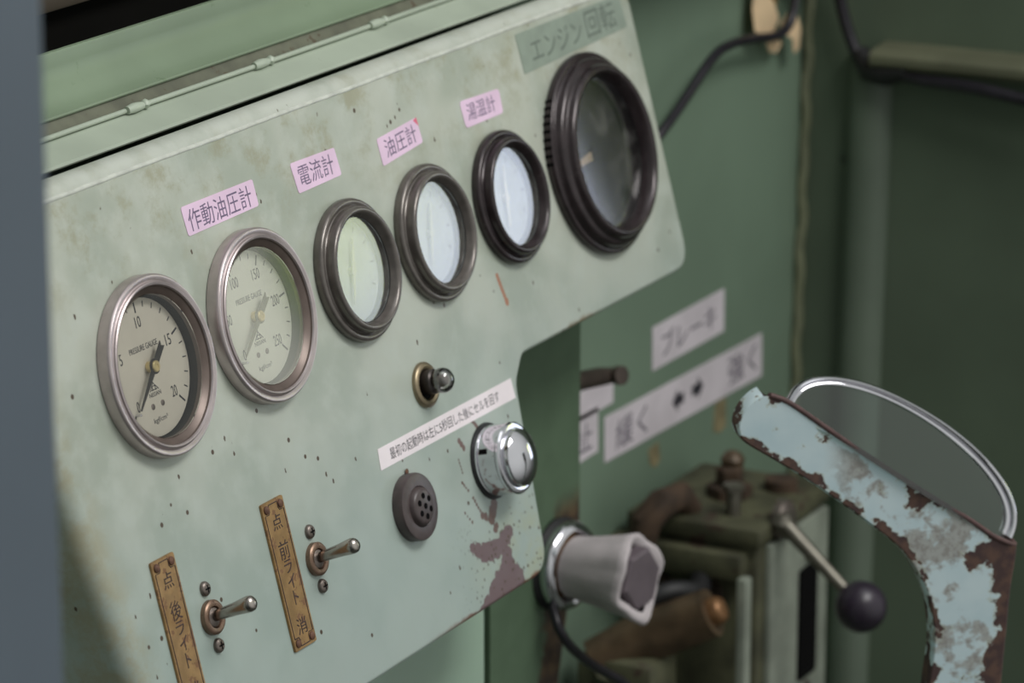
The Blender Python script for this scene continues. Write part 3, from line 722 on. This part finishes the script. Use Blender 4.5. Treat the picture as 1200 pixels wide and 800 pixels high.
name_plate('brass plate reading \u70b9 \u524d\u30e9\u30a4\u30c8 with all four rivets in view, beside the right toggle switch', 56.6, 76.4, -155.6, -82.8,
           [('\u70b9', 0, -93.6, 8.0, 7.6), ('\u524d', 0.4, -107.6, 8.6, 9.0), ('\u30e9', 0.4, -115.8, 6.6, 6.2), ('\u30a4', 0.4, -123.2, 6.4, 6.8), ('\u30c8', 1.0, -131.2, 3.8, 7.0), ('\u6d88', 0, -145.2, 8.4, 8.0)])

def toggle(loc, label):
    g = empty('toggle_switch', label, 'toggle switch', loc, PROT, None)
    bm = bmesh.new(); lathe(bm, [(8.2, 0.05), (8.2, 2.4), (7.5, 3.2), (6.5, 3.4), (5.2, 3.0), (4.7, 1.0), (4.7, 0.3)], 40); obj('ring_nut', bm, M_coppernut, g)
    bm = bmesh.new(); lathe(bm, [(4.5, 0.1), (4.5, 2.3), (3.4, 2.9), (0, 2.9)], 32); obj('bushing', bm, M_steel, g)
    ax = to_dir((0, 0.2, 1)); bm = bmesh.new()
    lathe(bm, [(2.4, 1.0), (2.6, 4), (3.2, 16), (3.8, 21.4), (3.9, 23.2), (3.5, 25.0), (2.4, 26.1), (0, 26.6)], 28, (0, 0, 0), ax)
    obj('lever', bm, M_chrome_old, g)
    for y in (13.7, -13.6):
        s_ = bmesh.new(); lathe(s_, [(3.5, 0.05), (3.5, 1.0), (2.9, 1.9), (1.6, 2.3), (0, 2.4)], 24, (0.2, y, 0))
        so = obj('screw', s_, M_steel, g)
        k = bmesh.new(); box(k, (-1.6, y - 0.38, 1.9), (2.0, y + 0.38, 2.46)); box(k, (-0.18, y - 1.8, 1.9), (0.58, y + 1.8, 2.46))
        obj('cross_recess', k, M_holes, so, smooth=False)
    return g
tg = toggle(PW(-2.0, -119.2), 'toggle switch nearest the blue-grey post, level with the lower brass plate')
copy_thing(tg, PW(92.4, -119.9), 'toggle switch at the right of the brass plate whose four rivets all show')

# ================================================================== INDICATOR LAMP, BUZZER, KEY SWITCH
g = empty('indicator_lamp', 'small bare-bulb indicator lamp in a brass ring above the white label', 'lamp', PW(225.5, -67.8), PROT)
bm = bmesh.new(); lathe(bm, [(11.8, 0.05), (11.8, 1.4), (11.0, 2.4), (9.4, 2.8), (8.2, 2.2), (7.6, 0.4)], 40); obj('socket_ring', bm, M_brassring, g)
bm = bmesh.new(); lathe(bm, [(7.5, 0.5), (0, 0.5)], 32); obj('socket_hole', bm, M_holes, g)
bm = bmesh.new(); lathe(bm, [(6.2, 0.6), (6.4, 1.2), (6.4, 6.6), (5.6, 7.4), (0, 7.4)], 28, (0, 1.2, 0)); obj('bulb_cap', bm, simple('dark_bulb_cap', (66, 60, 58), 0.35, 0.6, 0.15, 200.0), g)
bm = bmesh.new(); lathe(bm, [(4.8, 7.2), (6.0, 8.6), (6.6, 10.6), (6.4, 13.0), (5.2, 15.2), (3.0, 16.6), (0, 17.1)], 32, (0, 1.2, 0)); obj('bulb_glass', bm, M_bulb, g)
bm = bmesh.new(); lathe(bm, [(2.6, 8.4), (3.4, 11), (2.2, 14), (0, 14.6)], 16, (0, 1.2, 0)); obj('bulb_core', bm, simple('blackened_core', (120, 112, 108), 0.5, 0.2, 0.2, 300.0), g)

g = empty('buzzer', 'round brown buzzer with seven sound holes left of the chrome switch', 'buzzer', PW(186.2, -121.4), PROT)
bm = bmesh.new(); lathe(bm, [(17.2, 0.05), (17.3, 4.8), (16.8, 5.8), (16.0, 6.1), (10.6, 6.1), (10.1, 5.6), (9.8, 6.2), (9.4, 7.6), (8.6, 8.4), (7.4, 8.8), (0, 9.2)], 56); obj('casing', bm, M_bakelite, g)
for k in range(7):
    x, y = (0, 0) if k == 6 else (5.3 * math.cos(R(30 + 60 * k)), 5.3 * math.sin(R(30 + 60 * k)))
    bm = bmesh.new(); zt = 9.26 if k == 6 else 9.04
    lathe(bm, [(1.6, 8.0), (1.6, zt), (0, zt)], 16, (x, y, 0)); obj('sound_hole', bm, M_holes, g)
for x, y in ((3.5, 17.8), (10.6, -14.8)):
    bm = bmesh.new(); lathe(bm, [(0.9, 0.05), (1.6, 0.8), (0, 1.1)], 10, (x, y, 0)); obj('mounting_lug', bm, M_rustrivet, g)

g = empty('ignition_switch', 'chrome rotary switch knob with a domed cap at the lower right of the panel', 'switch', PW(272.0, -121.0), PROT)
bm = bmesh.new(); lathe(bm, [(20.2, 0.05), (20.0, 1.0), (18.6, 1.2), (17.4, 1.2)], 56); obj('base_gasket', bm, M_black, g)
bm = bmesh.new(); lathe(bm, [(17.6, 1.2), (18.6, 1.4), (18.6, 2.6), (18.0, 3.0), (18.2, 3.4), (18.6, 3.8), (18.4, 13.4), (18.9, 14.2), (18.9, 15.4), (18.2, 16.4), (16.6, 16.9), (15.2, 16.6)], 72); obj('knob_body', bm, M_chrome, g, angle=30)
bm = bmesh.new(); lathe(bm, [(15.2, 16.4), (15.2, 18.6), (14.9, 19.6), (14.0, 20.4), (10.5, 22.4), (6.0, 24.0), (0, 24.7)], 64); obj('domed_cap', bm, M_chrome, g, angle=30)
bm = bmesh.new(); a = R(152); cN = Vector((18.3 * math.cos(a), 18.3 * math.sin(a), 0))
box(bm, (-0.5, -1.5, 4.2), (0.5, 1.5, 9.2), 0.4)
for v in bm.verts:
    x, y = v.co.x, v.co.y; v.co.x = cN.x + x * math.cos(a) - y * math.sin(a); v.co.y = cN.y + x * math.sin(a) + y * math.cos(a)
obj('index_slot', bm, M_holes, g)

# ================================================================== HINGE ROD IN THE SILL GROOVE
def clips():
    hr = empty('hinge_rod', 'thin rod held by welded lumps along the dark sill groove', 'rod', WW(0, 58, 97.8), (0, 0, 0))
    bm = bmesh.new(); tube(bm, [(x, 1.0 * math.sin(x * .02) * 0.4, 0.9) for x in range(-400, 960, 20)], 1.3, 10); obj('rod', bm, M_sill, hr)
    for x in (-40, 79.4, 194.5, 310.9, 430, 548):
        bm = bmesh.new()
        tube(bm, [(x - 7, -0.6, 1.2), (x - 2, -0.9, 1.5), (x + 1, -0.9, 1.5), (x + 6, -0.6, 1.2)], [2.0, 2.5, 2.3, 1.9], 10)
        lathe(bm, [(0, -2.6), (1.9, -1.6), (2.6, 0), (1.9, 1.6), (0, 2.6)], 12, (x + 8.5, -0.8, 1.5))
        obj('weld_clip', bm, M_sill, hr)
clips()

# ================================================================== SIGNS ON THE FRONT WALL
WROT = (PI / 2, 0, 0)                # local x along the wall, y up, z out into the cab
def wall_sign(label, corners, runs, mat, ink, name='wall_sign', extra=None):
    cxm = sum(p[0] for p in corners) / 4; czm = sum(p[1] for p in corners) / 4
    bm = bmesh.new(); prism(bm, [(p[0] - cxm, p[1] - czm) for p in corners], 0.05, 0.5)
    o = obj(name, bm, mat, None, (0, 0, 0), WROT, smooth=False); o.location = WW(cxm, 100, czm); tag(o, label, 'sign')
    for s, x, z, w, h in (runs or []): obj('lettering', text_bm([(s, x - cxm, z - czm, w, h, 0)], 0.48, 0.1), ink, o, smooth=False)
    return o
wall_sign('white wall sign reading \u30d6\u30ec\u30fc\u30ad, the upper of the two slanting ones', [(741.4, -208), (852.6, -208.6), (852.2, -179), (741, -178.8)], [('\u30d6\u30ec\u30fc\u30ad', 797, -193.8, 84, 17)], M_whitegrey, M_inkfaded)
s2_ = wall_sign('long white wall sign with two dark arrows reading \u7de9\u304f and \u5f37\u304f', [(672.2, -250.6), (917, -256.6), (915.8, -226), (671.8, -220.4)], [('\u7de9\u304f', 711, -237, 46, 20), ('\u5f37\u304f', 884, -240, 46, 20)], M_whitegrey, M_inkfaded)
for s_, x in ((-1, -14.5), (1, 14.5)):
    bm = bmesh.new()
    pts = [(x + s_ * 9.5, 0), (x + s_ * 1, 8), (x + s_ * 1, 3.6), (x - s_ * 8, 3.6), (x - s_ * 8, -3.6), (x + s_ * 1, -3.6), (x + s_ * 1, -8)]
    prism(bm, [(p[0] + 2, p[1] + 0.5) for p in (pts if s_ > 0 else pts[::-1])], 0.48, 0.62)
    obj('arrow', bm, M_ink, s2_, smooth=False)
wall_sign('small white wall sign half hidden behind the column, upper one under the brown clip', [(618, -213.5), (684, -213.5), (684, -196), (618, -194)], None, M_whitegrey, M_inkfaded)
wall_sign('white wall sign mostly hidden behind the column, at the left of the arrow sign', [(612, -241), (662.4, -240), (662.2, -210.4), (612, -210.0)], [('\u6b62', 645, -226, 18, 18)], M_whitegrey, M_inkfaded)
# torn tape remains under the arrow sign
def scrap(label, pts):
    cxm = sum(p[0] for p in pts) / len(pts); czm = sum(p[1] for p in pts) / len(pts)
    bm = bmesh.new(); prism(bm, [(p[0] - cxm, p[1] - czm) for p in pts], 0.05, 0.4)
    o = obj('tape_scrap', bm, M_gum, None, (0, 0, 0), WROT, smooth=False); o.location = WW(cxm, 100, czm); tag(o, label, 'tape')
scrap('yellowed tape scrap on the wall below the middle of the arrow sign', [(737, -260), (752, -258.5), (755, -271.5), (747, -275), (739, -270)])
scrap('yellowed tape scrap on the wall below the right part of the arrow sign', [(841, -256), (858, -256.5), (858.5, -277), (848, -279), (838, -275)])
# brown clip sticking out beside the column
bm = bmesh.new()
tube(bm, [(517, 60, -151), (540, 60, -158), (585, 62, -166), (614, 66, -173)], [5, 6.2, 6, 5], 10)
lathe(bm, [(6, 0), (6, 4), (0, 4.5)], 14, (600, 56, -168), to_dir((-0.3, -1, 0.2)))
tag(obj('wall_clip', bm, simple('brown_clip_metal', (70, 60, 54), 0.5, 0.3, 0.25, 60.0, (50, 40, 34), 0.3, 50.0), None, (0, 0, Z0 * 1000)), 'short brown metal clip sticking out from the column above the white signs', 'clip')

# ================================================================== CABLES AND TAPE
def cable(name, label, pts, r, mat=M_cable, cat='cable'):
    bm = bmesh.new(); tube(bm, spline(pts, 8), r, 12)
    return tag(obj(name, bm, mat, None, (0, 0, Z0 * 1000)), label, cat)
cable('cable', 'black cable leaving the panel edge and rising to the masking tape', [(672, 88, -66), (691, 84, -52), (709.5, 80, -41.5), (740.5, 80, -28.5), (784.9, 80, -8.1), (817.8, 82, -5.4), (858.5, 84, -9.0), (893.5, 84, -13.4), (912, 82, -8.5), (921, 82, 6.6), (926, 84, 24), (930, 88, 70)], 3.3)
mt = empty('masking_tape', 'torn tan masking tape holding the black cable to the wall', 'tape', WW(910, 92, -10))
def tapepiece(name, pts, y0, mat, wav=2.0):
    bm = bmesh.new(); P = [(p[0] - 910, p[1] + 10) for p in pts]
    vs_ = [bm.verts.new((p[0], y0 + wav * math.sin(i * 1.9), p[1])) for i, p in enumerate(P)]
    f = bm.faces.new(vs_); ex = bmesh.ops.extrude_face_region(bm, geom=[f])
    for v in ex['geom']:
        if isinstance(v, bmesh.types.BMVert): v.co.y += 0.5
    bmesh.ops.triangulate(bm, faces=bm.faces)
    obj(name, bm, mat, mt)
tapepiece('left_flap', [(876, 40), (871, 8), (869, -6), (886, -14), (905, -16), (910, -4), (898, 8), (884, 22)], -3, M_tan)
tapepiece('brown_backing', [(884, 60), (884, 22), (898, 6), (911, -4), (918, 8), (920, 60)], 1, M_oldtape, 0.5)
tapepiece('lower_flap', [(911, -8), (926, -4), (938, -8), (944, -18), (947, -32), (934, -33), (929, -22), (913, -14)], -4, M_tan, 1.5)
tapepiece('right_flap', [(934, 60), (933, 14), (940, 2), (952, 8), (962, 24), (964, 60)], -3, M_tan)
tapepiece('under_flap', [(898, -20), (914, -18), (922, -24), (914, -29), (904, -27)], 0, M_tan, 0.8)
cable('cable', 'black cable sagging down the corner and along under the side ledge', [(958, 72, 40), (966, 70, 8), (968, 64, -18), (966, 52, -42), (962, 40, -50), (958, 20, -46), (955, 0, -47), (950, -40, -48), (948, -90, -54), (946, -160, -62), (945, -295, -70)], 4.3)
bm = bmesh.new(); tube(bm, [(966, 54, -34), (964, 44, -44), (960, 30, -46), (956, 14, -43)], [6, 10, 9, 5], 12)
tag(obj('cable_clamp', bm, M_black, None, (0, 0, Z0 * 1000)), 'black lump clamping the cable at the end of the side ledge', 'clamp')

# ================================================================== WRAPPED LAMP BESIDE THE COLUMN
axd = Vector((-0.12, -1.0, 0.03)).normalized()
wl = empty('wrapped_lamp', 'chrome-ringed lamp with a white cloth wrapped round its end beside the column', 'lamp', WW(484, 36, -250), to_dir(axd).to_euler())
bm = bmesh.new(); lathe(bm, [(27, -6), (28, 0), (24, 3), (18, 4)], 40); obj('dark_backing', bm, M_black, wl)  # black ring behind the chrome one
bm = bmesh.new(); lathe(bm, [(25, 1), (26.6, 4), (26.6, 6.5), (25, 9.5), (22, 10.8), (20, 9.5), (19, 4)], 48); obj('chrome_ring', bm, M_chrome, wl)
bm = bmesh.new(); lathe(bm, [(18.4, 4), (18.0, 14), (16.5, 22), (15.5, 30)], 36); obj('amber_collar', bm, M_amber, wl)
bm = bmesh.new(); seg = 40; rings = []
for j in range(9):
    z = 10.5 + j * 5.6; r0 = 18.4 + 6.6 * (j / 8) ** 1.4
    rings.append([bm.verts.new(((r0 + 0.14 * j * math.sin(6 * a_ + 0.8) + 0.11 * j * math.sin(11 * a_ + j * .3)) * math.cos(a_), (r0 + 0.14 * j * math.sin(6 * a_ + 0.8)) * math.sin(a_), z + (0.35 * j * math.sin(3 * a_ + 1.0) + 0.45 * j * math.cos(a_ + 2.2)))) for a_ in [2 * PI * k / seg for k in range(seg)]])
inner = [bm.verts.new((v.co.x * .9, v.co.y * .9, v.co.z + 1.2)) for v in rings[-1]]; inner2 = [bm.verts.new((v.co.x * .72, v.co.y * .72, v.co.z - 2.5)) for v in rings[-1]]
rings += [inner, inner2]
for A, B in zip(rings[:-1], rings[1:]):
    for k in range(seg): bm.faces.new((A[k], A[(k + 1) % seg], B[(k + 1) % seg], B[k]))
obj('cloth_wrap', bm, M_cloth, wl, angle=180)
bm = bmesh.new(); lathe(bm, [(19, 48), (19, 56.5), (17.4, 57.8), (0, 57.8)], 6); obj('hex_cap', bm, M_hex, wl, smooth=False)
cable('cable', 'thin dark cable hanging from the wrapped lamp down past the control valve', [(468, 34, -266), (459, 24, -279), (470, 22, -294), (494.4, 22, -312), (520, 22, -328), (541, 22, -341), (580, 22, -372)], 3.0)

# ================================================================== CONTROL VALVE UNIT WITH BALL LEVER
cu = empty('control_valve', 'grimy olive control valve block with a ball-knobbed lever by the side wall', 'control valve', WW(740, 30, -480))
def loc_(x, y, z): return (x - 740, y - 30, z + 480)
bm = bmesh.new(); box(bm, loc_(689, 0, -720), loc_(796, 82, -288), 4); obj('valve_body', bm, M_machine, cu, angle=30)
bm = bmesh.new(); box(bm, loc_(676, 6, -318), loc_(696, 100, -300), 3); box(bm, loc_(684, -3, -296), loc_(800, 90, -284), 2.5); obj('top_plate', bm, M_machine, cu, angle=30)
bm = bmesh.new(); box(bm, loc_(700, -5, -720), loc_(792, 0.5, -298), 1.5)
obj('front_plate', bm, M_machgrey, cu, angle=30)
bm = bmesh.new(); prism(bm, rounded(rect(-14, -38, 14, 38), 3, 3), 0, 1.6); 
o = obj('lever_gate', bm, M_holes, cu, loc_(757, -5.2, -366), (PI / 2, 0, 0), smooth=False)
for zz in (-45, 45):
    bm = bmesh.new(); lathe(bm, [(4, 0), (4, 2.4), (0, 3)], 12, (0, zz, 0)); obj('gate_screw', bm, M_steel, o)
bm = bmesh.new(); lathe(bm, [(13, 0), (13, 5), (11, 7), (8, 8), (0, 8)], 28, loc_(716, -3, -285), to_dir((0, -1, 0.1))); obj('lever_boss', bm, M_steel, cu)
p0 = Vector(loc_(708, -8, -284)); p1 = Vector(loc_(697.5, -62, -323))
bm = bmesh.new(); tube(bm, [p0, p0.lerp(p1, 0.5), p1], [5.6, 4.4, 3.8], 14); lathe(bm, [(0, -7.5), (5, -5.5), (7.5, 0), (5, 5.5), (0, 7.5)], 18, p0)
lv = obj('lever', bm, M_rod, cu)
bm = bmesh.new(); bmesh.ops.create_uvsphere(bm, u_segments=36, v_segments=20, radius=16.4)
for v in bm.verts: v.co += p1 + (p1 - p0).normalized() * 7
obj('ball_knob', bm, M_ball, lv)
bm = bmesh.new(); tube(bm, [loc_(612, 74, -362), loc_(625, 50, -345), loc_(634, 6, -323)], [17, 16.5, 15.5], 24); obj('spool_cylinder', bm, M_cylbrown, cu, angle=50)
dr = (Vector((634, 6, -323)) - Vector((625, 50, -345))).normalized()
bm = bmesh.new(); lathe(bm, [(9, -1), (9, 5), (7, 8), (4, 9), (0, 9)], 24, loc_(634, 6, -323), to_dir(dr)); obj('cylinder_end', bm, M_copper, cu)
bm = bmesh.new(); box(bm, loc_(598, 30, -430), loc_(640, 84, -352), 7); tube(bm, [loc_(600, 60, -360), loc_(620, 70, -420), loc_(660, 70, -440)], 9, 12); obj('valve_casting', bm, M_machine, cu, angle=40)
bm = bmesh.new(); box(bm, loc_(658, -6, -720), loc_(668, 1, -308), 1.5); obj('support_strip', bm, M_machgrey, cu)
bm = bmesh.new(); tube(bm, [loc_(664, 70, -300), loc_(664, 66, -282), loc_(674, 60, -272), loc_(694, 56, -272), loc_(704, 54, -284)], [9, 10, 10, 9, 8], 14); obj('pipe_elbow', bm, M_rustplate, cu)
bm = bmesh.new(); lathe(bm, [(15, 0), (15, 9), (9, 10), (9, 20), (7, 22), (0, 22)], 6, loc_(742, 44, -286)); lathe(bm, [(11, 0), (11, 7), (0, 9)], 18, loc_(770, 20, -284)); obj('bolt_head', bm, M_rustplate, cu)
bm = bmesh.new(); lathe(bm, [(7, 0), (8, 6), (5, 10), (0, 12)], 16, loc_(746, 44, -266)); obj('grease_cap', bm, M_cylbrown, cu)
bm = bmesh.new(); tube(bm, [loc_(708, 26, -290), loc_(708, 26, -266)], 5, 10); lathe(bm, [(7, 0), (7, 4), (0, 5)], 6, loc_(708, 26, -268)); obj('stud', bm, M_rod, cu)
for y_, z_ in ((30, -330), (66, -330), (30, -420)):
    bm = bmesh.new(); lathe(bm, [(7, 0), (7, 5), (0, 6)], 6, loc_(689, y_, z_), to_dir((-1, 0, 0))); obj('side_bolt', bm, M_rustplate, cu)
bm = bmesh.new(); tube(bm, spline([loc_(690, 40, -318), loc_(664, 30, -322), loc_(642, 40, -318), loc_(628, 64, -330)], 6), 7, 10); obj('hose', bm, M_black, cu)

# ================================================================== MIRROR-LIKE DISC IN A CHIPPED BLUE HANDLE BRACKET
# local x to the right (0.6,-0.8,0), local y up, local z towards the viewer's side of the cab
RX = Vector((0.6, -0.8, 0)); RZ = Vector((0, 0, 1)); RN = RX.cross(RZ)
mrot = Matrix((RX, RZ, RN)).transposed().to_euler()
hb = empty('round_mirror', 'chrome-rimmed half-round mirror set in a curved pale blue chipped bracket', 'mirror', WW(365.1, -209.9, -126.4), mrot)
top = [(-58.7, 47.4), (-48.7, 43.0), (-32.6, 31.2), (-14.1, 17.5), (9.1, 1.2), (32.6, -14.8), (51.4, -27.2), (62, -35.2), (70, -39.6)]
right = [(75.2, -42.0), (74.6, -50), (72.7, -65.4), (71.3, -89.2), (69.5, -118.1), (68.5, -150), (66, -1072)]
low = [(24, -1072), (29.0, -150), (31.4, -115.7), (33.0, -101.4), (33.2, -87.0), (29.8, -67.6), (22.6, -52.0), (12.5, -38.2), (-3.9, -24.1), (-22.6, -9.5), (-41.1, 4.0), (-57.2, 14.6), (-68, 21.5), (-73.4, 26.6), (-74.4, 33), (-71.5, 40), (-66.8, 45.0), (-62.5, 47.6)]
def sm(pts, n=4): return [(p.x, p.y) for p in spline([(a, b, 0) for a, b in pts], n)]
low_s = low[:1] + sm(low[1:], 4); top_s = sm(top, 3); right_s = sm(right[:-1], 3) + right[-1:]
outl = top_s + right_s + low_s
def seg_dist(p, line):
    best = 1e9
    for a, b in zip(line[:-1], line[1:]):
        a = Vector(a); b = Vector(b); ab = b - a; t_ = max(0, min(1, (p - a).dot(ab) / max(1e-9, ab.length_squared)))
        best = min(best, (a + ab * t_ - p).length)
    return best
# front sheet: triangulated with inner points so wear can vary across it
inner_pts = []
def inside(p):
    c_ = False; n_ = len(outl)
    for i in range(n_):
        a = outl[i]; b = outl[i - 1]
        if (a[1] > p[1]) != (b[1] > p[1]) and p[0] < (b[0] - a[0]) * (p[1] - a[1]) / (b[1] - a[1]) + a[0]: c_ = not c_
    return c_
bl = [Vector(p) for p in outl]
yy = 46.0
while yy > -200:
    xx = -74.0
    while xx < 76:
        p = Vector((xx, yy))
        if inside((xx, yy)) and seg_dist(p, outl + outl[:1]) > 1.3: inner_pts.append(p)
        xx += 3.0
    yy -= 3.0
rs = delaunay_2d_cdt(bl + inner_pts, [(i, (i + 1) % len(bl)) for i in range(len(bl))], [], 1, 1e-4)
bm = bmesh.new(); wl_ = bm.verts.layers.float.new('wear')
fv = []
lowline = [p for p in low_s if p[1] < 20]; rightline = right_s
for p in rs[0]:
    v = bm.verts.new((p[0], p[1], 0)); dl = seg_dist(p, lowline); dr_ = seg_dist(p, rightline); dt = seg_dist(p, top_s)
    w = 0.80 * max(0, 1 - dl / 6.5) + 1.0 * max(0, 1 - dr_ / 15.0) + 0.35 * max(0, 1 - dt / 4.0)
    q = Vector((p[0], p[1])); w += 0.9 * max(0, 1 - (q - Vector((64, -44))).length / 20) + 0.35 * max(0, 1 - (q - Vector((20, -14))).length / 16) + 0.12 * max(0, 1 - (q - Vector((-70, 32))).length / 14) + 0.5 * max(0, 1 - (q - Vector((24, -14))).length / 7) + 0.15 * max(0, 1 - (q - Vector((48, -60))).length / 22)
    v[wl_] = min(1.4, w); fv.append(v)
for f in rs[2]: bm.faces.new([fv[i] for i in f])
# soft turned edge and depth of the channel (the top stays open)
def sweep(line, zs, offs, wv):
    ln = [Vector(p) for p in line]; R_ = []
    for z, o_ in zip(zs, offs):
        row = []
        for i, p in enumerate(ln):
            t_ = (ln[min(i + 1, len(ln) - 1)] - ln[max(i - 1, 0)]).normalized(); nn = Vector((t_.y, -t_.x)) * -1
            v = bm.verts.new((p.x + nn.x * o_, p.y + nn.y * o_, z)); v[wl_] = wv; row.append(v)
        R_.append(row)
    for A, B in zip(R_[:-1], R_[1:]):
        for k in range(len(ln) - 1): bm.faces.new((A[k], A[k + 1], B[k + 1], B[k]))
sweep(low_s, (0, -1.2, -3, -13), (0, 0.9, 1.4, 1.4), 0.45)
sweep(right_s, (0, -1.2, -3, -13), (0, 0.9, 1.4, 1.4), 1.2)
bk = [bm.verts.new((p[0], p[1] - (3 if i < len(top_s) else 0), -13)) for i, p in enumerate(outl)]
for v in bk: v[wl_] = 0.9
bm.faces.new(bk[::-1])
bmesh.ops.remove_doubles(bm, verts=bm.verts, dist=0.02)
obj('bracket', bm, M_chip, hb, angle=50)
bm = bmesh.new(); tube(bm, [(p[0], p[1] + 0.3, -0.6) for p in top_s] + [(75.0, -41.6, -1.5), (76.0, -42, -5), (75.6, -41.5, -10), (71, -40.0, -13.5)], 1.5, 10)
tube(bm, [(-58.7, 47.4, -0.6), (-57.6, 46.6, -5), (-57, 45.4, -9), (-56, 43.0, -13)], 1.2, 10)
obj('lip', bm, M_lip, hb)
bm = bmesh.new(); box(bm, (-60, -3, -12), (71, 2.5, -2))
for v in bm.verts:                                 # dark trough bottom under the disc
    x, y = v.co.x, v.co.y; t_ = (x + 60) / 131; v.co.y = 38 + (-43.5 - 38) * t_ + y - 5
obj('trough', bm, M_lip, hb)
# the half-round disc
A_ = Vector((-49.0, 43.6)); B_ = Vector((73.4, -38.4)); Cc = (A_ + B_) / 2; Lh = (B_ - A_).length / 2; ld = (B_ - A_).normalized(); pd = Vector((-ld.y, ld.x))
H = 33.0; LEAN = R(22)
def disc_pt(s, h, bulge=0.0):                      # s along the chord, h above it
    q = Cc + ld * s + pd * (h * math.cos(LEAN)); return Vector((q.x + bulge * 0.15, q.y, -6.5 - h * math.sin(LEAN) + bulge))
def arc_h(a): return (Lh - 1.5) * math.cos(a), H * (max(0, math.sin(a)) ** 0.86)
bm = bmesh.new(); na = 48; rows = []
for k in range(9):
    f = k / 8
    rows.append([bm.verts.new(disc_pt(arc_h(PI * i / na)[0] * (1 - 0.0 * f), arc_h(PI * i / na)[1] * f - 5 * (1 - f), 7.0 * (1 - f * f) * math.sin(PI * i / na))) for i in range(na + 1)])
for A, B in zip(rows[:-1], rows[1:]):
    for i in range(na): bm.faces.new((A[i], A[i + 1], B[i + 1], B[i]))
obj('mirror_glass', bm, M_lens, hb, angle=180)
bm = bmesh.new()                                   # flattened rim, wider towards the right end
prs = [(-3.4, -0.4), (-3.0, 1.2), (-2.2, 2.2), (-1.2, 2.2), (-0.4, 1.4), (0.2, 1.2), (0.9, 2.4), (1.9, 3.0), (2.8, 2.4), (3.3, 1.0), (3.2, -0.6), (2.0, -1.8), (0, -2.4), (-2.2, -1.8)]
rr_ = []
for i in range(na + 1):
    a = PI * i / na; s_, h_ = arc_h(a); s1, h1 = arc_h(min(PI, a + 0.02)); s0, h0 = arc_h(max(0, a - 0.02))
    tv = Vector((s1 - s0, h1 - h0)).normalized(); nv = Vector((tv.y, -tv.x)); wd = 0.75 + 0.45 * max(0, math.cos(a * 0.9))
    rr_.append([bm.verts.new(disc_pt(s_ - nv.x * 1.0 + nv.x * p[0] * wd, h_ - nv.y * 1.0 + nv.y * p[0] * wd, p[1])) for p in prs])
for A, B in zip(rr_[:-1], rr_[1:]):
    for k in range(len(prs)): bm.faces.new((A[k], A[(k + 1) % len(prs)], B[(k + 1) % len(prs)], B[k]))
bm.faces.new(rr_[0]); bm.faces.new(rr_[-1][::-1])
obj('chrome_rim', bm, M_chrome, hb, angle=60)
